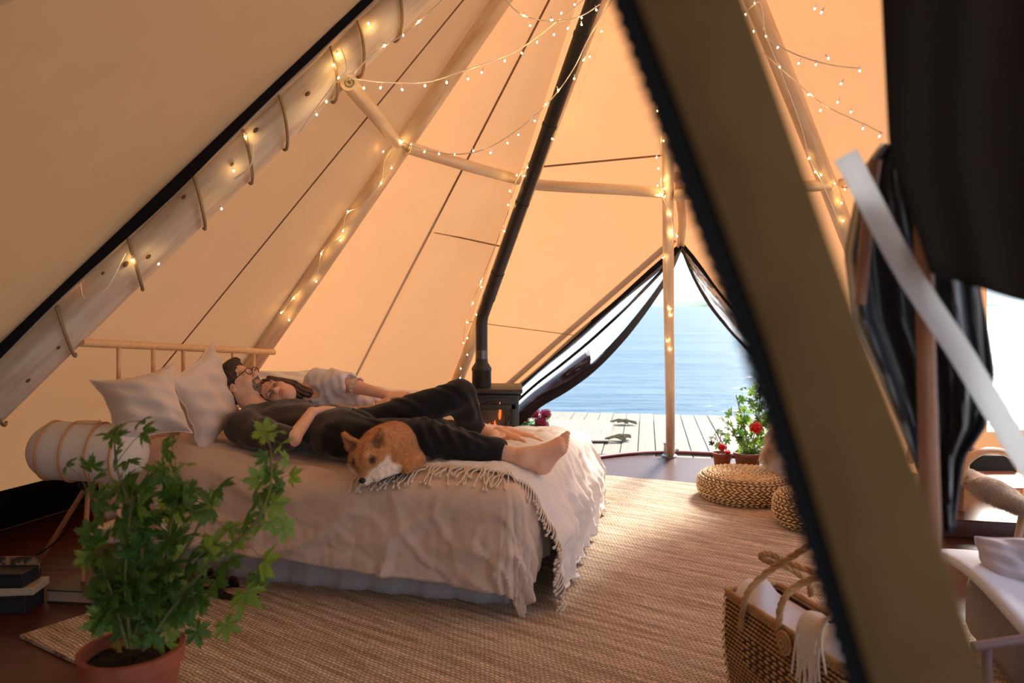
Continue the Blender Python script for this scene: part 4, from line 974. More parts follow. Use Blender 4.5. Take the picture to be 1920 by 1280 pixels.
def shirt_nodes(m):
    n = m.node_tree; L = n.links; b = n.nodes['Principled BSDF']; b.inputs['Roughness'].default_value = .9; b.inputs['Specular IOR Level'].default_value = .15; b.inputs['Sheen Weight'].default_value = .25
    t = n.nodes.new('ShaderNodeTexCoord'); outs = []
    for ax, sc in (('X', 60), ('Z', 75)):
        wv = n.nodes.new('ShaderNodeTexWave'); wv.bands_direction = ax; wv.inputs['Scale'].default_value = sc/6.28*4; wv.inputs['Distortion'].default_value = 1.2; wv.inputs['Detail'].default_value = 3
        L.new(t.outputs['Object'], wv.inputs['Vector']); outs.append(wv)
    ad = n.nodes.new('ShaderNodeMath'); ad.operation = 'MULTIPLY'; L.new(outs[0].outputs['Fac'], ad.inputs[0]); L.new(outs[1].outputs['Fac'], ad.inputs[1])
    nn = n.nodes.new('ShaderNodeTexNoise'); nn.inputs['Scale'].default_value = 120; L.new(t.outputs['Object'], nn.inputs['Vector'])
    a2 = n.nodes.new('ShaderNodeMath'); a2.operation = 'MULTIPLY'; L.new(ad.outputs[0], a2.inputs[0]); L.new(nn.outputs['Fac'], a2.inputs[1])
    r = n.nodes.new('ShaderNodeValToRGB'); r.color_ramp.elements[0].color = (.030, .025, .023, 1); r.color_ramp.elements[1].color = (.13, .105, .09, 1); r.color_ramp.elements[1].position = .5
    L.new(a2.outputs[0], r.inputs[0]); L.new(r.outputs[0], b.inputs['Base Color'])
shirt_nodes(M_shirt)
s_.build('shirt', M_shirt, man, it=1)
# trousers
t_ = SDF((-1.0, 3.25, .50), (.02, 4.15, 1.02), .0045)
t_.ell(V(-.80, 3.735, .672), (.145, .165, .108), Rt, .03)
cuN = kN.lerp(anN, .66); cuF = kF.lerp(anF, .80)
t_.chain([hN, kN, cuN], [.100, .078, .062], .035); t_.cap(kN+V(.05, -.01, -.02), cuN+V(-.04, 0, -.01), .068, .062, .03)
t_.chain([hF, kF, cuF], [.100, .078, .058], .03); t_.cap(kF+V(.02, .05, -.05), cuF+V(-.03, .0, 0), .075, .06, .03)
ln = A((kN-cuN).normalized()); l2 = A((kF-hF).normalized()); l3 = A((kF-cuF).normalized())
def twarp(p):
    k = np.exp(-((p-A(kN.lerp(anN, .2)))@ln)**2/.02)*(p[:, 1] < 3.72); k2 = np.exp(-np.linalg.norm(p-A(kF), axis=1)**2/.015)
    return k*.0075*np.sin((p@ln)*105+5*np.sin(p[:, 2]*14)+2*np.sin(p[:, 1]*30))+.003*np.sin(p@A((38, 60, 30))+2*np.sin(p@A((20, 9, 33))))+k2*.003*np.sin((p@l2)*90)
t_.warp(twarp)
t_.cut(cuN, tuple(anN-kN)) if False else None
for cu, kk, an in ((cuN, kN, anN), (cuF, kF, anF)):
    d = (an-kk).normalized(); t_.cap(cu+d*.135, cu+d*.25, .085, .085, .004, '-')
    t_.cap(cu+d*.020, cu+d*.035, .066 if cu is cuN else .062, None, .004); t_.cap(cu+d*.16, cu+d*.26, .10, .10, .003, '-')
M_jean = mat('black_denim', (.009, .009, .011, 1), .85, col2=(.018, .018, .022, 1), scale=14, bump=.2, bscale=160, sheen=.15, spec=.15)
t_.build('trousers', M_jean, man, it=1)
mb = MB(); q = P(664, 765, 3.66); mb.ball(q, (.009, .006, .007), None, 10, 6); obj('buckle', mb, M_steel, man)

# ================= the woman =================
wc = P(519, 737, 3.94); wa = V(-.93, .08, .20); wf = V(.12, -.90, .30)
wsU = P(592, 716, 4.13); wsL = P(575, 765, 4.12); weU = P(668, 725, 4.02); wwU = P(727, 741, 3.93)
whip = V(-.74, 4.22, .69); wkn = P(850, 800, 4.30); wan = P(935, 824, 4.12)
g = SDF((-1.42, 3.78, .50), (.34, 4.52, 1.02), .0042)
wch = V(-1.06, 4.14, .77); Rw = np.array([[1, 0, 0], [0, .94, -.34], [0, .34, .94]])
g.cap(wc+V(.05, .03, -.03), wsU.lerp(wsL, .45), .047, .05, .03); g.cap(wsU, wsL, .052, .05, .03)
g.ell(wch, (.17, .10, .125), None, .03); g.ell(V(-.9, 4.17, .73), (.16, .095, .10), None, .03); g.ell(whip, (.15, .11, .13), None, .03)
g.chain([wsU, weU, wwU], [.045, .036, .023], .02); hand(g, wwU, P(780, 742, 3.90)-wwU, V(-.1, -.35, .9), V(0, -.6, -.6), .172, .25)
w2 = P(703, 765, 3.86); g.cap(wsL, P(672, 775, 3.95), .042, .034, .02); g.cap(P(672, 775, 3.95), w2, .032, .024, .02); hand(g, w2, P(765, 742, 3.80)-w2, V(-.2, -.6, .7), V(0, -.3, .9), .170, .30)
wkn = P(850, 815, 4.30); g.chain([whip+V(0, 0, .03), wkn, wan], [.085, .056, .034], .02); g.chain([whip-V(0, 0, .04), wkn+V(0, .06, -.06), wan+V(.03, .06, -.02)], [.085, .056, .034], .02)
foot(g, wan+V(0, 0, .03), wan+V(-.02, .02, .0), P(972, 828, 4.02), V(0, -.9, .3), V(-.1, -.2, 1), .23)
foot(g, wan+V(.04, .06, .02), wan+V(.02, .08, .0), P(1000, 826, 4.10), V(0, -.9, .3), V(-.1, -.2, 1), .23)
wq_ = head(g, wc, wa, wf, .92, True)
def wcol(v):
    c = np.tile(A((.78, .47, .33)), (len(v), 1))
    k = near(v, wq_(.094, 0, -.062), .021)**.6*.9; c = c*(1-k)+A((.62, .12, .10))*k
    for sg in (-1, 1):
        for dx in (-.010, 0, .010):
            k = near(v, wq_(.084, sg*.032+dx, .000-abs(dx)*.15), .0085)**.4*.8; c = c*(1-k)+A((.05, .03, .02))*k
            k = near(v, wq_(.080, sg*.034+dx*1.4, .025-abs(dx)*.2), .009)**.4*.6; c = c*(1-k)+A((.10, .05, .03))*k
        k = near(v, wq_(.075, sg*.04, -.03), .03)*.4; c = c*(1-k)+A((.70, .22, .15))*k
    return c
wom = thing('person', "woman in white puff-sleeve blouse asleep on the man's shoulder", 'person', V(-.9, 4.15, BZ))
g.build('body', M_skin, wom, wcol, it=1)
a_, f_, l_ = frame(wa, wf); Mh = ME(a_, f_, l_)
h_ = SDF(wc-V(.2, .2, .2), wc+V(.24, .24, .2), .0035)
h_.ell(wq_(-.028, 0, .038), A((.098, .080, .092)), Mh, .0); h_.ell(wq_(-.055, 0, -.03), A((.055, .072, .09)), Mh, .03)
for sg in (-1, 1): h_.cap(wq_(.035, sg*.066, .05), wq_(-.01, sg*.074, -.08), .020, .018, .02)
h_.cap(wq_(-.03, -.05, -.06), wq_(-.04, -.05, -.16), .035, .028, .03); h_.cap(wq_(-.03, .05, -.06), wq_(-.04, .05, -.16), .035, .028, .03)
h_.ell(wq_(.095, 0, -.012), A((.075, .058, .095)), Mh, .010, '-')
h_.warp(lambda p: .0026*np.sin(((p-A(wc))@A(l_))*300+3*np.sin((p-A(wc))@A(a_)*30)))
h_.build('hair', mat('chestnut_hair', (.035, .018, .012, 1), .45, col2=(.10, .05, .03, 1), scale=30, bump=.4, bscale=90), wom, it=0)
gl = MB()
for sg in (-1, 1): gl.tube([wq_(.104, sg*.031+.022*math.cos(t), -.004+.017*math.sin(t)) for t in [i*PI/10 for i in range(20)]], .0014, 6, closed=True)
gl.tube([wq_(.106, -.009, 0), wq_(.112, 0, .004), wq_(.106, .009, 0)], .0014, 6); obj('glasses', gl, mat('thin_metal_rim', (.12, .07, .05, 1), .3, metal=.6), wom)
s_ = SDF((-1.32, 3.85, .52), (-.60, 4.42, 1.04), .0045)
s_.ell(wch+V(.03, 0, 0), (.175, .118, .142), None, .03); s_.ell(V(-.88, 4.17, .745), (.17, .108, .115), None, .03)
s_.cap(wsU+V(.01, 0, .01), wsU.lerp(weU, .78), .070, .062, .04); s_.ell(wsU.lerp(weU, .55)+V(0, -.005, .01), (.085, .068, .068), None, .04)
s_.ell(P(577, 737, 4.00), (.060, .075, .045), None, .012, '-'); s_.cap(weU.lerp(wsU, .08), weU.lerp(wwU, .4), .062, .062, .004, '-')
s_.warp(folds([(.004, (50, 10, 40), 0, (19, 14, 25)), (.0035, (-22, 40, 80), 1, (12, 25, 9)), (.002, (120, -50, 40), 2, (20, 9, 14))]))
M_bl = mat('white_blouse', (.78, .76, .80, 1), .85, bump=.2, bscale=60, sheen=.2, trans=.12, tcol=(.8, .75, .75, 1))
bl = s_.build('blouse', M_bl, wom, it=1)
mb = MB(); d = (wwU-weU).normalized(); cc = weU.lerp(wsU, .02); u1 = d.orthogonal().normalized(); u2 = d.cross(u1); 
mb.grid(lambda u, v: cc+d*(.03*v-.012)+(u1*math.cos(u*2*PI)+u2*math.sin(u*2*PI))*(.040+.012*v+.004*math.sin(u*2*PI*14)*v), 84, 4); solid(obj('sleeve_frill', mb, M_bl, bl), .0015)
s_ = SDF((-.98, 3.95, .52), (.02, 4.50, .98), .005)
s_.ell(whip+V(.06, 0, -.04), (.15, .122, .115), None, .03); s_.chain([whip+V(.05, 0, .0), wkn, wan.lerp(wkn, .1)], [.09, .07, .05], .03); s_.chain([whip-V(0, 0, .04), wkn+V(0, .06, -.06), (wan+V(.03, .06, -.02)).lerp(wkn, .1)], [.10, .07, .05], .03)
s_.warp(folds([(.003, (60, 10, 20), 0, (19, 14, 25)), (.003, (20, 50, 30), 1, (12, 25, 9))]))
s_.build('trousers', mat('navy_denim', (.010, .014, .024, 1), .85, col2=(.02, .027, .04, 1), scale=12), wom, it=1)
mb = MB(); d = (P(765, 742, 3.80)-w2).normalized(); u1 = d.orthogonal().normalized(); u2 = d.cross(u1); mb.tube([w2+d*.012+(u1*math.cos(t)+u2*math.sin(t))*.0295 for t in [i*PI/10 for i in range(20)]], .0028, 6, closed=True)
obj('bracelet', mb, mat('silver', (.8, .8, .8, 1), .2, metal=1), wom)

# ================= the dog =================
g = SDF((-.95, 3.02, .50), (-.36, 3.75, .84), .0036)
dc = P(692, 853, 3.27); dn_ = P(678, 890, 3.155)
g.ell(P(738, 832, 3.50), (.125, .145, .100), None, .03); g.ell(P(722, 838, 3.40), (.115, .12, .090), None, .04); g.ell(P(748, 838, 3.55), (.115, .13, .105), None, .04)
g.cap(P(715, 840, 3.36), dc+V(.01, .03, 0), .085, .070, .04)
g.ell(P(768, 862, 3.40), (.070, .10, .045), None, .03)         # folded thigh
g.cap(P(752, 872, 3.33), P(722, 884, 3.25), .034, .024, .02)     # near forearm under the chin
g.cap(P(722, 884, 3.25), P(705, 893, 3.20), .024, .021, .01)
for k in (-.012, 0, .012): g.cap(P(707, 891, 3.21)+V(k, 0, 0), P(699, 896, 3.175)+V(k, 0, 0), .010, .009, .005)
g.cap(P(780, 870, 3.36), P(762, 880, 3.29), .028, .020, .02)
da = V(-.10, .35, .93); df = (dn_-dc).normalized(); da = (da-df*da.dot(df)).normalized(); dl = da.cross(df); Rd = ME(da, df, dl)
dq = lambda F_, L_, A_: dc+df*F_+dl*L_+da*A_
g.ell(dc, (.078, .088, .070), Rd, .02)
for sg in (-1, 1): g.ell(dq(.022, sg*.046, -.022), (.050, .040, .040), Rd, .03)
g.cap(dq(.055, 0, -.015), dq(.128, 0, -.030), .040, .023, .03); g.ell(dq(.05, 0, .025), (.05, .04, .03), Rd, .03)
g.ell(dq(.10, 0, -.042), (.045, .026, .014), Rd, .015)
for sg in (-1, 1): g.ell(dq(.066, sg*.033, .022), (.012, .012, .008), Rd, .008, '-')
earp = {}
for sg, px, py in ((1, 0, 0), (-1, 0, 0)):
    b0 = dq(-.018, sg*.055, .045); tip = dq(-.028, sg*.088, .106); earp[sg] = (b0, tip)
    for o_ in (-.030, -.015, 0, .015, .026): g.cap(b0+dl*o_*1.05, tip, .014, .007, .010)
    g.cap(b0+df*.024+da*.010, tip+df*.014-da*.020, .020, .006, .006, '-')
g.warp(lambda p: .0010*np.sin(p@A((190, 120, 260))+3*np.sin(p@A((60, 80, 40))))+.0008*np.sin(p@A((330, -240, 150))+2*np.sin(p@A((110, 30, 90)))))
def dcol(v):
    org = A((.58, .27, .095)); c = np.tile(org, (len(v), 1)); rel = v-A(dc); F_ = rel@A(df); L_ = rel@A(dl); U_ = rel@A(da)
    body_ = np.clip((v[:, 1]-3.36)/.08, 0, 1)
    back = np.clip((v[:, 2]-.74)/.05, 0, 1)*np.clip((v[:, 1]-3.5)/.1, 0, 1); c = c*(1-back[:, None]*.55)+A((.16, .07, .035))*back[:, None]*.55
    low = np.clip((.66-v[:, 2])/.08, 0, 1)*body_; c = c*(1-low[:, None]*.5)+A((.72, .48, .27))*low[:, None]*.5
    h = (np.linalg.norm(rel, axis=1) < .155)
    white = np.clip((-U_-.010+np.abs(L_)*.20)/.014, 0, 1)*np.clip((F_-.0)/.03, 0, 1)*h
    white = np.maximum(white, np.clip((np.abs(L_)-.030)/.02, 0, 1)*np.clip((-U_+.00)/.02, 0, 1)*np.clip((F_+.01)/.03, 0, 1)*h)
    c = c*(1-white[:, None]*.95)+A((.98, .90, .80))*white[:, None]*.95
    bro = np.clip(1-np.abs(L_)/.012, 0, 1)*np.clip((U_-.02)/.02, 0, 1)*(F_ > .0)*h*.45; c = c*(1-bro[:, None])+A((.16, .05, .02))*bro[:, None]
    for sg in (-1, 1):
        k = near(v, dq(.060, sg*.028, .052), .020)*.9; c = c*(1-k)+A((.72, .50, .30))*k
        k = near(v, dq(.068, sg*.036, .024), .023)**.35; c = c*(1-k)+A((.008, .006, .005))*k
        ps = earp[sg][0]+df*.018; k = near(v, ps+da*.02, .034)*.9*(F_ > -.02)[:, None]; c = c*(1-k)+A((.13, .08, .07))*k
    k = near(v, dn_, .05)*.3; c = c*(1-k)+A((.25, .2, .17))*k
    k = near(v, P(702, 895, 3.18), .05)*.7; c = c*(1-k)+A((.5, .42, .36))*k
    return c
dog = thing('dog', 'ginger shiba-type dog curled up with its chin on the bed edge', 'dog', P(735, 880, 3.4))
M_fur = mat('ginger_fur', (.85, .85, .85, 1), .85, col2=(1.2, 1.15, 1.08, 1), scale=45, stretch=(1, 1, 1), bump=1, bscale=130, attr='Col', sheen=.3, spec=.1)
dbody = g.build('body', M_fur, dog, dcol, it=0)
mb = MB(); mb.ball(dq(.143, 0, -.020), (.013, .017, .0125), Rd_ := Matrix([[Rd[i, j] for j in range(3)] for i in range(3)]), 14, 10); obj('nose', mb, mat('wet_black_nose', (.008, .007, .008, 1), .3), dog)
for sg in (-1, 1): mb = MB(); mb.ball(dq(.066, sg*.036, .026), (.013, .015, .009), Rd_, 10, 8); obj('eye', mb, mat('dark_eye', (.01, .006, .004, 1), .1), dog)
# fur strands
def strands(name, o, n, ln, m, parent, col_ok=None, seed=1, r=.0007):
    me = o.data; rnd = np.random.RandomState(seed); nv = len(me.vertices); co = np.empty(nv*3); me.vertices.foreach_get('co', co); co = co.reshape(-1, 3)
    no = np.empty(nv*3); me.vertices.foreach_get('normal', no); no = no.reshape(-1, 3); cc = np.empty(nv*4); me.color_attributes['Col'].data.foreach_get('color', cc); cc = cc.reshape(-1, 4)
    off = A(WM[o].translation); id_ = rnd.choice(nv, n, replace=False); id_ = id_[(co[id_, 2]+off[2]) > .575]
    p = co[id_]+off; nn_ = no[id_]; t = np.cross(nn_, A((.2, 0, 1))+rnd.normal(0, .25, nn_.shape)); t /= np.linalg.norm(t, axis=1)[:, None]+1e-9
    w3 = np.cross(nn_, t); lean = (A((.1, .5, -.55))+rnd.normal(0, .25, nn_.shape)); dr_ = nn_*.55+lean*.8; dr_ /= np.linalg.norm(dr_, axis=1)[:, None]
    L_ = ln*rnd.uniform(.6, 1.3, len(id_))[:, None]; tip = p+dr_*L_; k = len(id_)
    vs = np.concatenate([p-t*r-nn_*.001, p+t*r-nn_*.001, p+w3*r, tip]); i = np.arange(k); fs = np.concatenate([np.stack([i, i+k, i+3*k], 1), np.stack([i+k, i+2*k, i+3*k], 1), np.stack([i+2*k, i, i+3*k], 1)])
    c0 = vs.mean(0); m2 = bpy.data.meshes.new(name); m2.from_pydata((vs-c0).tolist(), [], fs.tolist()); at = m2.color_attributes.new('Col', 'FLOAT_COLOR', 'POINT')
    cl = cc[id_]*np.concatenate([rnd.uniform(.75, 1.25, (k, 1))]*4, 1); at.data.foreach_set('color', np.concatenate([cl]*4).ravel()); m2.materials.append(m)
    q = link(name, m2, parent, Matrix.Translation(Vector(c0))); q['kind'] = 'stuff'; return q
strands('fur', dbody, 34000, .011, M_fur, dog)

# ---------------- leaves and plants ----------------
def leaf_mesh(name, m, lobes=6, teeth=3, deep=.52, seed=0, spread=2.35):
    rnd = random.Random(seed); out = []
    for i in range(lobes):
        c = (i-(lobes-1)/2)/((lobes-1)/2)*spread; Lr = 1-.28*abs(c)/spread
        wd = spread/(lobes-1)*2
        sub = [(-.60, .50), (-.50, .74), (-.38, .62), (-.28, .90), (-.13, .80), (0, 1.05), (.13, .80), (.28, .90), (.38, .62), (.50, .74), (.60, .50)]
        for a, r in sub: out.append((c+a*wd*.78, r*Lr*(1+rnd.uniform(-.07, .07))))
        if i < lobes-1: out.append((c+wd*.5, deep*Lr))
    pts = [(0, 0, 0)]; fs = []
    ring = []
    for a, r in out:
        x, y = r*math.sin(a), r*math.cos(a)
        lobephase = math.cos((a/spread*(lobes-1)/2+.0)*2*PI)
        z = .10*lobephase*r-.30*r*r*(.5+.5*abs(math.sin(a*.5)))
        ring.append((x, y, z))
    mid = [(x*.5, y*.5, z*.35+.03) for x, y, z in ring]
    n = len(ring); pts += mid+ring
    for i in range(n-1):
        fs.append((0, 1+i, 2+i)); fs.append((1+i, 1+n+i, 2+n+i, 2+i))
    mb = MB(); mb.add([(x*.5, y*.5, z*.5) for x, y, z in pts], fs); return mesh_of(name, mb, m, True)
LV = [leaf_mesh('leaf', M_leaf, seed=i, deep=.30+.05*i) for i in range(3)]
LY = [leaf_mesh('leaf', M_leaf2, seed=9+i, deep=.30+.06*i) for i in range(2)]
LO = leaf_mesh('leaf', M_leafy, seed=20)
def put_leaf(root, base, dirv, size, me, nrm=None, roll=0.0):
    d = Vector(dirv).normalized(); n = Vector(nrm) if nrm is not None else V(0, -.75, .65)
    n = (n-d*n.dot(d)).normalized(); x = d.cross(n)
    M_ = Matrix((x, d, n)).transposed().to_4x4(); M_ = Matrix.Translation(base)@M_@Matrix.Rotation(roll, 4, 'Y')@Matrix.Scale(size, 4)
    return link('leaf', me, root, M_)
def pot(root, c, r0, r1, h, rim=.012, soil=True, m=M_terra):
    mb = MB(); mb.lathe(c, [(r0*.5, .004), (r0, 0), (r1, h*.86), (r1+rim, h*.87), (r1+rim+.002, h), (r1-.004, h), (r1-.010, h*.9), (r0*.8, .02), (.004, .02)], 40); obj('pot', mb, m, root)
    rnd = random.Random(3)
    if soil: mb = MB(); mb.grid(lambda u, v: Vector(c)+V(v*(r1-.008)*math.cos(u*2*PI), v*(r1-.008)*math.sin(u*2*PI), h*.90+.006*math.sin(u*25+v*13)*(v < .95)), 40, 8); obj('soil', mb, M_soil, root)
# big scented geranium at front left
pc = FL(247, 1330); pc = V((247-CX)/F*2.12, 2.12, 0); zr = P(0, 1212, 2.12).z
gp = thing('potted_geranium', 'large leafy scented geranium in terracotta pot, front left corner', 'potted plant', pc)
pot(gp, pc, .095, .128, zr, .010)
rnd = random.Random(11)
stems = [[(250, 1215), (265, 1120), (262, 1000), (225, 900), (215, 830), (225, 795)], [(262, 1215), (300, 1100), (320, 980), (325, 900), (340, 880)],
         [(268, 1218), (330, 1130), (400, 1050), (470, 990), (505, 920), (508, 850), (500, 815)], [(240, 1215), (215, 1130), (190, 1050), (180, 980), (165, 900)],
         [(255, 1215), (270, 1150), (360, 1010), (390, 930), (400, 905)], [(246, 1215), (235, 1100), (240, 1000), (250, 930)]]
for i, s__ in enumerate(stems):
    pts = [P(x, y, 2.12+(.10*math.sin(i*2.1))*(k/len(s__))) for k, (x, y) in enumerate(s__)]; cp = catmull(pts, 5); mb = MB(); mb.tube(cp, [.0055-.0038*k/len(cp) for k in range(len(cp))], 7); obj('stem', mb, M_stem, gp)
def grow(root, anchors, leaves, Y, rs, meshes, pet=.0011):
    """leaves: (px,py,size_px,meshindex); each gets a petiole from the nearest anchor"""
    for (x, y, sz, mi) in leaves:
        q = P(x, y, Y+rs.uniform(-.12, .10)); ax_, ay_ = min(anchors, key=lambda a: (a[0]-x)**2+(a[1]-y-25)**2)
        a0 = P(ax_, ay_, Y); d = (q-a0); dd = V(d.x, d.y, d.z); dd = dd.normalized() if dd.length > .01 else V(0, 0, 1)
        size = sz/F*Y*1.15
        dr = (dd*.7+V(rs.uniform(-.4, .4), rs.uniform(-.6, .1), rs.uniform(-.6, .25))).normalized()
        put_leaf(root, q-dr*size*.35, dr, size, meshes[mi], V(rs.uniform(-.4, .4), -.8, rs.uniform(.1, .9)), rs.uniform(-.3, .3))
        mid_ = a0.lerp(q, .5)+V(0, 0, .02); mb = MB(); mb.tube([a0, mid_, q-dr*size*.35], pet, 5); obj('petiole', mb, M_stem, root)
anch = [(x, y) for s__ in stems for (x, y) in [(lerp(s__[k][0], s__[k+1][0], t), lerp(s__[k][1], s__[k+1][1], t)) for k in range(len(s__)-1) for t in (0, .5)]]
big = [(335, 1050, 120, 3), (270, 1090, 105, 0), (205, 1080, 100, 1), (240, 1000, 100, 2), (305, 985, 85, 0), (355, 1100, 80, 1), (180, 1130, 95, 0), (300, 1130, 80, 2), (225, 1150, 90, 1), (265, 1195, 60, 4), (205, 1205, 60, 5), (330, 1185, 42, 5), (350, 1165, 50, 0),
       (430, 1065, 75, 0), (410, 1105, 70, 1), (470, 1090, 0, 0), (465, 1140, 85, 3), (435, 1190, 62, 4), (385, 1200, 62, 0), (510, 1060, 80, 3), (490, 1095, 55, 0), (400, 1020, 60, 4), (440, 1030, 60, 4), (380, 1140, 55, 0), (140, 1045, 50, 4), (170, 1010, 70, 0),
       (395, 1000, 70, 4), (390, 950, 75, 0), (420, 915, 75, 0), (350, 900, 70, 1), (345, 870, 45, 4), (320, 870, 60, 0), (300, 840, 65, 0), (280, 815, 55, 0), (230, 800, 60, 0), (190, 815, 55, 1), (215, 850, 65, 0), (245, 870, 60, 1), (260, 795, 45, 0), (160, 860, 55, 1), (125, 865, 45, 1), (180, 900, 75, 0), (230, 905, 80, 1), (280, 920, 80, 2), (330, 940, 85, 1), (200, 960, 90, 0), (270, 960, 90, 1), (150, 985, 55, 0), (305, 870, 50, 0), (315, 820, 40, 0),
       (500, 815, 60, 4), (475, 805, 60, 4), (530, 830, 60, 3), (545, 865, 50, 3), (560, 890, 52, 3), (480, 860, 45, 0), (465, 890, 60, 3), (505, 870, 55, 0), (510, 925, 80, 0), (480, 915, 60, 1), (535, 950, 65, 3), (555, 990, 70, 4), (500, 965, 60, 0), (470, 960, 60, 1), (440, 975, 60, 4), (485, 1000, 55, 3), (520, 990, 50, 3), (450, 990, 50, 0), (535, 915, 45, 0)]
big = [b for b in big if b[2] > 0]
for i in range(95):
    x = rnd.gauss(265, 65); y = rnd.uniform(880, 1175) if i % 2 else rnd.uniform(1020, 1180)
    if 150 < x < 420: big.append((x, y, rnd.uniform(50, 100), rnd.choice([0, 0, 1, 2, 3])))
grow(gp, anch, big, 2.12, rnd, [LV[0], LV[1], LV[2], LY[0], LY[1], LO])
# outdoor-side geranium
gc = FL(1402, 893); rn2 = random.Random(5)
g2 = thing('potted_geranium', 'tall bushy geranium with one red bloom in brown pot by the doorway', 'potted plant', gc)
M_brownpot = mat('glazed_brown_pot', (.16, .05, .03, 1), .35, col2=(.24, .09, .05, 1), scale=10)
pot(g2, gc, .070, .098, .185, .008, m=M_brownpot); Yg = gc.y
st2 = [[(1402, 850), (1395, 800), (1385, 760), (1380, 740)], [(1405, 850), (1420, 790), (1425, 750), (1430, 715)], [(1408, 850), (1430, 800), (1450, 770), (1462, 750)], [(1400, 850), (1380, 820), (1370, 790)]]
for s__ in st2: mb = MB(); mb.tube(catmull([P(x, y, Yg) for x, y in s__], 4), .004, 6); obj('stem', mb, M_stem, g2)
an2 = [p for s__ in st2 for p in s__]; lf2 = []
for i in range(150):
    x, y = rn2.gauss(1412, 24), rn2.uniform(722, 852)
    if y < 760 and x < 1380: x += 25
    if y < 745: x = rn2.gauss(1428, 12)
    lf2.append((x, y, rn2.uniform(14, 24), rn2.choice([0, 1, 2, 3, 4])))
grow(g2, an2, lf2, Yg, rn2, [LV[0], LV[1], LY[0], LY[1], LY[1]], .0008)
M_red = mat('red_petals', (.62, .01, .012, 1), .5, bump=.3, bscale=120, trans=.15, tcol=(.9, .03, .03, 1))
def bloom(root, c, r, m, n, seed, name='bloom', pr=.011):
    rs = random.Random(seed); mb = MB()
    for i in range(n):
        d = V(rs.gauss(0, 1), rs.gauss(0, 1)-.4, rs.gauss(0, .8)+.3).normalized(); p = Vector(c)+d*r; u = d.orthogonal().normalized(); v_ = d.cross(u)
        for k in range(5):
            a = k*2*PI/5; e_ = p+(u*math.cos(a)+v_*math.sin(a))*pr; w__ = (u*-math.sin(a)+v_*math.cos(a))*pr*.55
            mb.add([p, e_+w__+d*.002, e_+d*.005+(e_-p)*.25, e_-w__+d*.002], [(0, 1, 2, 3)])
    mb.ball(c, r*.85, None, 10, 6); return obj(name, mb, m, root, smooth=False)
bloom(g2, P(1418, 802, Yg-.12), .042, M_red, 40, 1)
sc_ = FL(1354, 884); g3 = thing('potted_geranium', 'small wilting red-flowered geranium in terracotta pot', 'potted plant', sc_)
pot(g3, sc_, .050, .070, .150, .006); Ys = sc_.y
for i, s__ in enumerate([[(1352, 845), (1345, 825), (1340, 812)], [(1356, 845), (1362, 830), (1368, 822)], [(1354, 845), (1350, 830), (1352, 814)]]): mb = MB(); mb.tube(catmull([P(x, y, Ys) for x, y in s__], 4), .003, 6); obj('stem', mb, M_stem, g3)
grow(g3, [(1340, 815), (1352, 818), (1365, 825)], [(1337, 822, 20, 1), (1343, 812, 18, 0), (1350, 812, 16, 1), (1364, 832, 18, 0), (1340, 838, 18, 0), (1333, 835, 15, 1), (1360, 825, 14, 1)], Ys, rn2, [LV[0], mat and leaf_mesh('leaf', mat('bronze_leaf', (.07, .045, .02, 1), .6), seed=31)], .001)
bloom(g3, P(1355, 838, Ys-.06), .028, M_red, 26, 2); bloom(g3, P(1364, 848, Ys-.05), .016, M_red, 10, 3)
# hydrangea behind the bed foot
hc = FL(1006, 842); Yh = hc.y; g4 = thing('potted_hydrangea', 'crimson hydrangea in terracotta pot between stove and deck', 'potted plant', hc)
pot(g4, hc, .075, .105, P(0, 803, Yh).z, .008)
M_crim = mat('crimson_petals', (.36, .015, .06, 1), .5, bump=.3, bscale=120, trans=.15, tcol=(.7, .05, .15, 1))
mb = MB(); mb.tube([P(1006, 810, Yh), P(1004, 785, Yh)], .006, 6); obj('stem', mb, M_stem, g4)
for i, (x, y, r_) in enumerate([(984, 782, .042), (1002, 775, .048), (1023, 776, .044), (1013, 790, .048), (992, 776, .03), (1020, 797, .036)]): bloom(g4, P(x, y, Yh-.08), r_, M_crim, 34, 10+i, pr=.014)
ov = MB()
def oval(u, v): 
    x = (u*2-1)*.42*math.sin(PI*(.06+.88*v)); return (x, v, -.3*v*v+.25*x*x*1.5)
ov.grid(oval, 6, 8); OV = mesh_of('leaf', ov, mat('hydrangea_leaf', (.045, .20, .05, 1), .45, col2=(.08, .28, .07, 1), scale=12, trans=.2, tcol=(.2, .5, .1, 1)))
for i in range(26):
    a = rn2.uniform(-PI, PI); b0 = P(1004, 803, Yh)+V(math.cos(a)*.02, math.sin(a)*.02, rn2.uniform(-.02, .07)); d = V(math.cos(a), math.sin(a)*.8-.3, rn2.uniform(-.1, .7)).normalized()
    put_leaf(g4, b0, d, rn2.uniform(.10, .15), OV, V(0, -.3, 1))
# folding stool outside
Yo = 7.3; fs_ = thing('folding_stool', 'small folding wooden stool standing on the deck', 'stool', FL(1000, 822))
mb = MB()
for k in range(4): mb.tube([P(972, 751+k*.6, Yo-.10+k*.07), P(1023, 742+k*.6, Yo-.10+k*.07)], .016, 8, flat=.6)
obj('seat_slat', mb, M_wood, fs_); mb = MB(); mb.tube([P(975, 757, Yo-.12), P(1012, 750, Yo-.12)], .017, 8); obj('seat_rail', mb, M_wood, fs_)
for a, b in (((978, 757), (1008, 823)), ((1010, 752), (985, 823))):
    for dy in (-.12, .12): mb = MB(); mb.tube([P(*a, Yo+dy), V(P(*b, Yo+dy).x, Yo+dy, .008)], .014, 8); obj('leg', mb, M_wood, fs_)
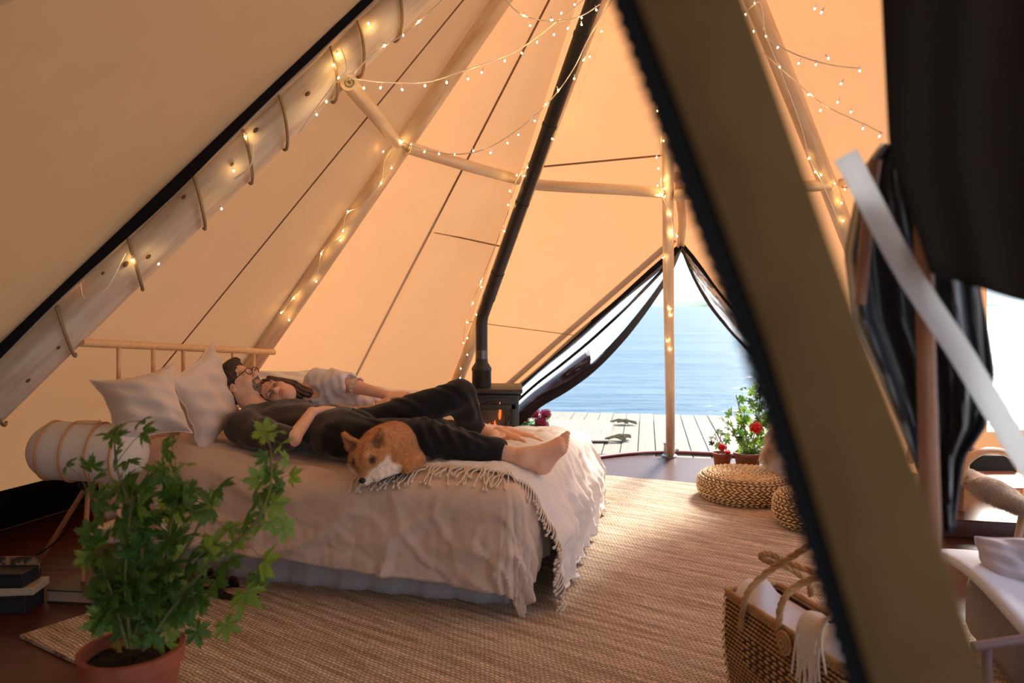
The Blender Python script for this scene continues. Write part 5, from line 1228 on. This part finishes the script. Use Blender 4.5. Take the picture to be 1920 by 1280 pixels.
# ---------------- woven poufs ----------------
M_straw = mat('plaited_straw', (.52, .32, .13, 1), .7, col2=(.72, .52, .28, 1), scale=22, contrast=(.35, .6))
def pouf(c, R_, H_, label, seed, cut_top=.45):
    r_ = thing('woven_pouf', label, 'pouf', c, 'plaited straw poufs on the rug'); c = Vector(c)
    prof = []
    for i in range(25):
        t = -PI/2+PI*i/24; prof.append((R_-H_*.5+H_*.5*abs(math.cos(t))**.7 if i not in (0, 24) else .01, H_/2+H_*.5*math.sin(t)))
    prof = [(.01, .004)]+[(r*.985, z) for r, z in prof[1:-1]]+[(.01, H_-.004)]
    mb = MB(); mb.lathe(c, prof, 48); obj('core', mb, mat('shadowed_straw', (.16, .09, .04, 1), .9), r_)
    rs = random.Random(seed); mb = MB()
    # rows of chevron strands
    L_ = 0; rows = []
    rr = [(R_-H_*.5+H_*.5*abs(math.cos(t))**.7, H_/2+H_*.5*math.sin(t), t) for t in [-PI/2+PI*k/60 for k in range(4, 60)]]
    acc = 0; last = None; step = .016
    path = []
    for k, (r, z, t) in enumerate(rr):
        if last is None or math.hypot(r-last[0], z-last[1]) >= step: path.append((r, z, t)); last = (r, z)
    r = path[-1][0]
    while r > .03: r -= step; path.append((r, H_+.001, PI/2))
    for j, (r, z, t) in enumerate(path):
        n_s = max(6, int(2*PI*r/.036)); nx, nz_ = math.cos(t), math.sin(t)
        if t >= PI/2-1e-3: nx, nz_ = 0, 1
        for k in range(n_s):
            a = 2*PI*(k+.5*(j % 2))/n_s+rs.uniform(-.01, .01); er = V(math.cos(a), math.sin(a), 0); et = V(-math.sin(a), math.cos(a), 0)
            n_ = er*nx+V(0, 0, nz_); b_ = er*-nz_+V(0, 0, nx); tilt = .35*(1 if j % 2 else -1); d = et*math.cos(tilt)+b_*math.sin(tilt)
            p = c+er*r+V(0, 0, z)+n_*rs.uniform(-.001, .0015)
            x = d; y = n_.cross(d); hl_ = .022; hw = .0075
            mb.add([p-x*hl_, p-y*hw+n_*.003, p+x*hl_, p+y*hw+n_*.003, p+n_*.010], [(0, 1, 4), (1, 2, 4), (2, 3, 4), (3, 0, 4)])
    o = obj('plaited_straw', mb, M_straw, r_); o['kind'] = 'stuff'; return r_
p1c = FL(1398, 932, .014); pouf(p1c, .315, .165, 'wide flat plaited straw pouf on the rug by the doorway', 1)
p2c = FL(1528, 985, .014); pouf(p2c, .235, .20, 'smaller plaited straw pouf in front of the wide one', 2)
# ---------------- stool with sheepskin right of the doorway ----------------
Yc = 5.15; sk = thing('rattan_chair', 'rattan seat chair half hidden behind the zipped flap', 'chair', FL(1480, 925))
seat_c = P(1492, 884, Yc)
mb = MB(); mb.lathe(seat_c, [(.02, -.012), (.22, -.015), (.235, 0), (.22, .014), (.02, .012)], 40); obj('seat', mb, M_straw, sk)
mb = MB(); mb.tube([seat_c+V(.235*math.cos(a), .235*math.sin(a), -.012) for a in [i*PI/20 for i in range(40)]], .014, 8, closed=True); obj('seat_ring', mb, M_wood, sk)
for a in (.6, 2.4, 3.8, 5.4): mb = MB(); mb.tube([seat_c+V(.19*math.cos(a), .19*math.sin(a), -.02), V(seat_c.x+.25*math.cos(a), seat_c.y+.25*math.sin(a), .0)], .013, 8); obj('leg', mb, M_iron, sk)
M_sheep = mat('sheepskin', (.80, .72, .62, 1), .95, col2=(.45, .27, .15, 1), scale=6, contrast=(.45, .62), bump=1, bscale=60)
def fleece(name, c, r, R_, n, ln, label, cat, group=None, seed=1):
    mb = MB(); rs = random.Random(seed); c = Vector(c)
    bl_ = MB(); bl_.ball(c, r, R_, 28, 20)
    vs = []
    for v in bl_.v: v = Vector(v); d = (v-c); vs.append(c+d*(1+.10*math.sin(v.x*31+v.z*17)+.08*math.sin(v.z*43+v.y*29)))
    bl_.v = [tuple(v) for v in vs]; base_ = obj(name, bl_, M_sheep); tag(base_, label, cat, group)
    for i in range(n):
        th = rs.uniform(0, 2*PI); u = rs.uniform(-1, 1); s_ = math.sqrt(1-u*u); d = V(s_*math.cos(th)*r[0], s_*math.sin(th)*r[1], u*r[2]); d = (R_@d) if R_ else d
        p = c+d; p = c+d*(1+.10*math.sin(p.x*31+p.z*17)+.08*math.sin(p.z*43+p.y*29))*.98; n_ = d.normalized(); t = n_.orthogonal().normalized(); t = (t*math.cos(th*3)+n_.cross(t)*math.sin(th*3))
        q = p+(n_*.7+V(rs.gauss(0, .4), rs.gauss(0, .4), -.55)).normalized()*ln*rs.uniform(.6, 1.2)
        mb.add([p-t*.0016, p+t*.0016, q], [(0, 1, 2)])
    o = obj('wool', mb, M_sheep, base_); o['kind'] = 'stuff'; return base_
fleece('sheepskin', P(1482, 828, Yc-.12), (.16, .12, .24), Matrix.Rotation(.35, 3, 'Y'), 14000, .032, 'white and brown sheepskin draped over the rattan chair', 'sheepskin', seed=2)
# ---------------- basket bag ----------------
bo = V(.72, 2.30, 0); bx = V(.86, -.52, 0).normalized(); by = V(.52, .86, 0).normalized(); 
rimL = P(1362, 1105, 2.50); bx = (P(1590, 1215, 1.95)-rimL); bx.z = 0; blen = bx.length; bx.normalize(); by = V(-bx.y, bx.x, 0)
if by.y < 0: by = -by
bd = .20; bh = rimL.z; bcn = V(rimL.x, rimL.y, 0)
bag = thing('basket_bag', 'woven seagrass tote bag with rope handles and tassels, bottom right', 'bag', bcn+bx*blen/2)
M_bag = weave_mat('seagrass_weave', (.36, .19, .075, 1), (.46, .27, .12, 1), (.06, .03, .012, 1), .03, .014, bump=1)
def bagp(u, v, off=0):
    """u round the bag, v up"""
    per = 2*(blen+bd); a = u*per; 
    if a < blen: x, y, n_ = a, 0, -by
    elif a < blen+bd: x, y, n_ = blen, a-blen, bx
    elif a < 2*blen+bd: x, y, n_ = blen-(a-blen-bd), bd, by
    else: x, y, n_ = 0, bd-(a-2*blen-bd), -bx
    k = .90+.10*v; bul = .02*math.sin(PI*v)
    wav = .012*math.sin(x/blen*PI*1.0)*(v > .5)
    return bcn+bx*(blen/2+(x-blen/2)*k)+by*(bd/2+(y-bd/2)*k)+n_*(off+bul)+V(0, 0, v*bh)
bm_ = MB(); rs = random.Random(6)
rows = 26; per = 2*(blen+bd)
core = MB(); core.grid(lambda u, v: bagp(u, v, -.004), 80, 20); solid(obj('lining', core, mat('dark_straw', (.09, .05, .022, 1), .95), bag), .004)
M_sea = mat('seagrass', (.33, .17, .06, 1), .75, col2=(.52, .32, .15, 1), scale=16, contrast=(.35, .65))
for j in range(rows):
    v = (j+.5)/rows; ns = 88
    for k in range(ns):
        u = (k+.5*(j % 2))/ns; u = u % 1; p = bagp(u, v, .004); q0 = bagp((u-.006) % 1, v, .002); q1 = bagp((u+.006) % 1, v, .002)
        if (q1-q0).length > .05: continue
        open_ = .22 < u*per/blen < .62 and .48 < v < .72
        if open_ and k % 2: continue
        d = (q1-q0)*(.62 if not open_ else .9); n_ = (p-bagp(u, v, -.004)).normalized(); up_ = V(0, 0, 1)*bh/rows*.5
        bm_.add([p-d, p-up_*.85, p+d, p+up_*.85, p+n_*.006], [(0, 1, 4), (1, 2, 4), (2, 3, 4), (3, 0, 4)])
o = obj('weave', bm_, M_sea, bag); o['kind'] = 'stuff'
mb = MB(); cl = [bagp(i/80, 1, 0) for i in range(80)]; mb.tube(cl, .008, 8, closed=True); mb.tube([p-V(0, 0, .014)+V(0, 0, 0) for p in cl], .007, 8, closed=True); obj('rim_braid', mb, M_sea, bag)
def rope_handle(pts, name='handle'):
    cp = catmull(pts, 8); mb = MB()
    for k in range(3):
        q = []
        for i, p in enumerate(cp):
            t = (cp[min(i+1, len(cp)-1)]-cp[max(i-1, 0)]).normalized(); u = t.orthogonal().normalized(); v_ = t.cross(u); u = V(0, 0, 1).cross(t).normalized() if abs(t.z) < .95 else u; v_ = t.cross(u)
            a = i*.9+k*2*PI/3; q.append(p+u*.0055*math.cos(a)+v_*.0055*math.sin(a))
        mb.tube(q, .0060, 6)
    return obj(name, mb, M_sea, bag)
Yb = lambda px: (1/(1/2.49+(px-1362)/(1590-1362)*(1/1.97-1/2.49)))
rope_handle([P(1388, 1180, Yb(1388)-.02), P(1400, 1115, Yb(1400)-.03), P(1440, 1072, 2.36), P(1490, 1040, 2.28), P(1535, 1015, 2.2), P(1570, 1030, 2.1), P(1560, 1070, 2.12), P(1500, 1095, 2.2), P(1466, 1130, Yb(1466)-.03), P(1459, 1190, Yb(1459)-.02)])
rope_handle([P(1520, 1115, 2.50), P(1514, 1090, 2.47), P(1480, 1065, 2.45), P(1440, 1052, 2.47), P(1427, 1043, 2.47), P(1440, 1038, 2.45), P(1480, 1055, 2.42), P(1540, 1078, 2.3), P(1590, 1095, 2.25), P(1600, 1130, 2.3)])
mb = MB(); c0 = P(1472, 1205, Yb(1472)-.035)
for j in range(3): mb.tube([c0+bx*(.010+.010*j)*math.cos(a)+V(0, 0, 1)*(.010+.010*j)*math.sin(a)-by*.004*(3-j) for a in [i*PI/10 for i in range(20)]], .005, 6, closed=True)
obj('rosette', mb, M_sea, bag)
ctw = tag(None, '', '') if False else None
def clothfn(u, v):
    x = u*blen*.98+.005; y = .012+v*(bd-.03); p = bcn+bx*x+by*y
    return V(p.x, p.y, bh-.025+.022*math.exp(-((u-.1)**2)/.01)*math.sin(PI*v)+.03*math.sin(u*9+v*3)*math.sin(PI*v)+.02*math.sin(v*PI)+.012*math.sin(u*31+v*8)*math.sin(PI*v))
mb = MB(); mb.grid(clothfn, 70, 18); tag(solid(obj('cloth', mb, mat('lilac_white_cloth', (.70, .70, .76, 1), .9, bump=.4, bscale=30)), .006), 'pale white cloth stuffed in the woven tote bag', 'cloth')
tas = thing('shawl', 'cream fringed shawl hanging over the rim of the tote bag', 'shawl', P(1530, 1200, 2.0)); 
for i in range(26):
    k = i/25; px0 = 1513+50*k; top = P(px0, 1155+14*math.sin(k*3), Yb(px0)-.01); pts = [top+by*.05+V(0, 0, -.0), top+V(0, 0, .012), top-by*.03+V(0, 0, -.02), top-by*.035+bx*rs.uniform(-.015, .01)+V(0, 0, -.07), top-by*.03+bx*(rs.uniform(-.02, .02)-.012)+V(0, 0, -rs.uniform(.13, .19))]
    mb = MB(); mb.tube(catmull(pts, 3), .0035, 5); obj('tassel', mb, M_fringe, tas)
# ---------------- near entrance flap ----------------
Yn = .50
flap = thing('entrance_flap', 'blurred olive-brown canvas door edge close to the camera', 'tent flap', V(.33, Yn, .6))
M_olive = mat('brown_webbing', (.125, .074, .028, 1), .95, spec=.1, col2=(.150, .090, .035, 1), scale=12, bump=.2, bscale=60)
Lx = lambda y: float(np.interp(y, [-400, 0, 215, 430, 640, 860, 1280, 1700], [1040, 1198, 1282, 1362, 1440, 1508, 1636, 1765]))
Rx = lambda y: float(np.interp(y, [-400, 0, 430, 640, 860, 1280, 1700], [1250, 1396, 1549, 1625, 1712, 1850, 1990]))
def bandpt(px, py, dy=0): return P(px, py, Yn+dy)
def slab(name, fl_, fr_, m, dy, th, parent, y0=-260, y1=1600, nsub=24, bulge=0):
    mb = MB()
    for sgn in (0, 1):
        mb.grid(lambda u, v: bandpt(fl_(lerp(y0, y1, v))+(fr_(lerp(y0, y1, v))-fl_(lerp(y0, y1, v)))*u, lerp(y0, y1, v), dy)+V(0, -bulge*math.sin(u*PI)+th*sgn*(1), 0), 8, nsub)
    n_ = 9*(nsub+1)
    e_ = [i for i in range(9)]; 
    for v in range(nsub): mb.f += [(v*9, (v+1)*9, (v+1)*9+n_, v*9+n_), (v*9+8, v*9+8+n_, (v+1)*9+8+n_, (v+1)*9+8)]; mb.m += [0, 0]
    return obj(name, mb, m, parent)
slab('canvas_band', Lx, Rx, M_olive, 0, .006, flap, bulge=.006)
slab('zip_tape', lambda y: Lx(y)-40-6*math.sin(y*.004), lambda y: Lx(y)+14, M_black, .008, .004, flap)
tm_ = MB(); tm_.box((0, 0, 0), .0085, .004, .0032, None, .0008); zme = mesh_of('zip_tooth', tm_, M_black)
for i in range(150):
    y = -60+i*9.6; x = Lx(y)-44-6*math.sin(y*.004); link('zip_tooth', zme, flap, Matrix.Translation(bandpt(x+4*math.sin(i*2.1), y, .010))@Matrix.Rotation(.3+.2*math.sin(i), 4, 'Y'))
# clear window film beside the flap
pane = thing('clear_window', 'scuffed clear vinyl window right of the brown flap edge', 'window', V(.5, Yn+.05, .6))
mb = MB(); mb.grid(lambda u, v: bandpt(lerp(Rx(lerp(-200, 1500, v))-30, 2150, u), lerp(-200, 1500, v), .02)+V(0, .01*math.sin(u*7+v*5)+.006*math.sin(v*19+u*3), 0), 30, 30); obj('vinyl_film', mb, M_film, pane)
# dark rolled curtain behind the film
M_cur = mat('blue_sheen_curtain', (.012, .018, .034, 1), .33, spec=.7, bump=.2, bscale=8)  # bluish sheen of the black cloth tinted into its base colour
M_cur2 = mat('black_fabric', (.010, .009, .008, 1), .85, spec=.2)
def curt(name, lx, rx, y0, y1, Yd, m, label, fold=.03, nf=7, cat='curtain', th=.006, seed=0, slope=0):
    mb = MB()
    def fn(u, v):
        y = lerp(y0, y1+slope*(u-.3), v); x = lerp(np.interp(y, *zip(*lx)), np.interp(y, *zip(*rx)), u); d = fold*(math.sin(u*nf*PI+seed+v*2)+.5*math.sin(u*nf*2.3*PI+v*5))*(.4+.6*v)
        return P(x, y, Yd+d)
    mb.grid(fn, 70, 40); o = solid(obj(name, mb, m), th); tag(o, label, cat); return o
curt('curtain', [(-760, 1640), (-300, 1640), (280, 1668), (560, 1760), (700, 1850), (900, 2000)], [(-760, 2250), (-300, 2250), (900, 2250)], -760, 560, 1.05, M_cur2, 'black fabric hanging across the top right corner', .02, 4, seed=1, slope=160)
curt('curtain', [(270, 1655), (330, 1610), (480, 1585), (600, 1605), (700, 1650), (820, 1700), (1000, 1770)], [(270, 1700), (480, 1830), (700, 1862), (800, 1845), (860, 1805), (1000, 1785)], 270, 1000, 1.30, M_cur, 'glossy black curtain with painted blue sheen behind the clear window', .035, 6, seed=2)
strap = MB(); sp_ = catmull([P(x, y, 1.12) for x, y in [(1585, 290), (1622, 360), (1690, 490), (1740, 570), (1800, 660), (1860, 760), (1915, 850), (1990, 960)]], 6)
ribbon('reflection_strip', [p for p in sp_], .034, mat('pale_reflection', (.88, .90, .92, 1), .5, spec=.6, trans=.45, tcol=(.9, .93, .96, 1)), None, th=.004)  # light reflection in the window, built as a pale strip
tag(bpy.data.objects['reflection_strip'], 'pale strip standing for a diagonal reflection on the clear window', 'strap')
log('tent_pole', P(1728, 330, 1.18), V(P(1770, 1000, 1.18).x+.01, 1.18, .0), .013, .017, mat('brown_varnished_pole', (.34, .14, .07, 1), .4, col2=(.42, .20, .11, 1), scale=8), 'thin varnished pole seen through the glossy curtain gap', 'pole', n=14, rough=.001)
log('tent_pole', P(1640, 300, 1.24), P(1612, 570, 1.24), .010, .009, MATS['brown_varnished_pole'], 'short varnished pole end behind the clear window', 'pole', n=12, rough=.001)
# ---------------- right side furniture ----------------
Yr = 3.9; lc_ = thing('lounge_chair', 'bentwood lounge chair with curved arms on the far right', 'chair', FL(1900, 1040))
arc = [P(x, y, Yr) for x, y in [(1800, 905), (1808, 870), (1835, 848), (1870, 845), (1905, 858), (1945, 885)]]
M_bent = mat('bent_birch', (.60, .34, .18, 1), .4)
for dy in (0, .5):
    mb = MB(); mb.tube(catmull([p+V(0, dy, 0) for p in arc], 6), .018, 10, flat=1.8); obj('armrest', mb, M_bent, lc_)
mb = MB(); mb.tube([P(1935, 880, Yr), P(1905, 1030, Yr-.1), FL(1898, 1060)], .020, 8); obj('leg', mb, M_bent, lc_)
mb = MB(); mb.tube([P(1802, 900, Yr+.4), FL(1800, 985)], .018, 8); obj('leg', mb, M_bent, lc_)
mb = MB(); mb.box(P(1880, 905, Yr+.25), .38, .44, .05, None, .01); obj('seat', mb, mat('orange_wood', (.45, .18, .08, 1), .4), lc_)
mb = MB(); mb.box(P(1862, 872, Yr+.46), .26, .04, .12, None, .01); obj('backrest', mb, mat('dark_green_cushion', (.015, .02, .018, 1), .8), lc_)
M_sheep = mat('sheepskin_cream', (.78, .68, .56, 1), .95, col2=(.60, .47, .36, 1), scale=5, bump=1, bscale=60)
fleece('sheepskin', P(1868, 922, Yr), (.23, .20, .055), Matrix.Rotation(.48, 3, 'Y'), 14000, .028, 'cream sheepskin slipping off the lounge chair', 'sheepskin', seed=5)
# low platform, daybed with white cloth and cushion
mb = MB(); mb.box(V(2.95, 4.35, .05), 1.3, .5, .10, Matrix.Rotation(-.2, 3, 'Z'), .01); tag(obj('low_platform', mb, mat('dark_red_board', (.10, .03, .025, 1), .4)), 'low dark red board platform under the lounge chair', 'platform')
db = thing('daybed', 'low daybed with white cloth top and grey side, lower right edge', 'daybed', V(1.9, 2.45, 0))
q0 = P(1785, 1052, 2.5); 
mb = MB(); mb.grid(lambda u, v: P(lerp(1780, 2010, u), lerp(1052+62*u, 1052+62*u+lerp(105, 95, u)*1.0, 0)+0, lerp(2.75, 2.3, v))*1.0 if False else V(lerp(1.60, 2.6, u)-.02*v, lerp(2.95, 2.30, v)-.25*u, .325+.04*math.sin(v*PI)+.02*math.sin(u*7+v*4)-.05*u-.02*v), 30, 24); solid(obj('cloth_top', mb, mat('white_blue_cloth', (.66, .70, .78, 1), .85, bump=.4, bscale=14), db), .03)
mb = MB(); mb.box(V(2.12, 2.52, .165), .92, .55, .25, Matrix.Rotation(-.24, 3, 'Z'), .06); obj('upholstered_base', mb, mat('grey_brown_wool', (.20, .17, .14, 1), .95, bump=.4, bscale=40), db)
mb = MB(); mb.tube([P(1825, 1212, 2.1), P(1940, 1195, 2.1), P(2050, 1180, 2.1)], .014, 8); obj('rail', mb, mat('dusky_tube', (.22, .13, .13, 1), .4), db)
for x in (1850, 2030): mb = MB(); mb.tube([P(x, 1205, 2.12), V(P(x, 1205, 2.12).x, 2.12, 0)], .014, 8); obj('leg', mb, MATS['dusky_tube'], db)
pillow('cushion', P(1915, 1062, 2.62), (-.15, -.85, .4), (0, .3, 1), .26, .20, .11, mat('lilac_cushion', (.50, .44, .48, 1), .85, bump=.3, bscale=30), 'small lilac-grey cushion on the daybed at the right edge', seed=4, corner=.05, cat='cushion')
rg = MB(); rg.add([V(1.45, 2.35, .002), V(2.6, 2.1, .002), V(2.4, 1.3, .002), V(1.2, 1.6, .002)], [(3, 2, 1, 0)]); o = solid(obj('shag_rug', rg, mat('pale_shag', (.42, .36, .28, 1), .95, col2=(.2, .15, .1, 1), scale=60, bump=1, bscale=70), smooth=False), .02, 1); tag(o, 'pale shaggy rug in the bottom right corner', 'rug')
sm = MB(); rs = random.Random(9)
for i in range(6000):
    u, v = rs.random(), rs.random(); p = (V(1.45, 2.35, .02)*(1-u)+V(2.6, 2.1, .02)*u)*(1-v)+(V(1.2, 1.6, .02)*(1-u)+V(2.4, 1.3, .02)*u)*v; a = rs.uniform(0, 6.28); q = p+V(math.cos(a)*.03, math.sin(a)*.03, rs.uniform(.01, .04)); sm.add([p+V(.003, 0, 0), p-V(.003, 0, 0), q], [(0, 1, 2)])
w_o = obj('shag_pile', sm, mat('shag_wool', (.50, .43, .34, 1), .95), o); w_o['kind'] = 'stuff'
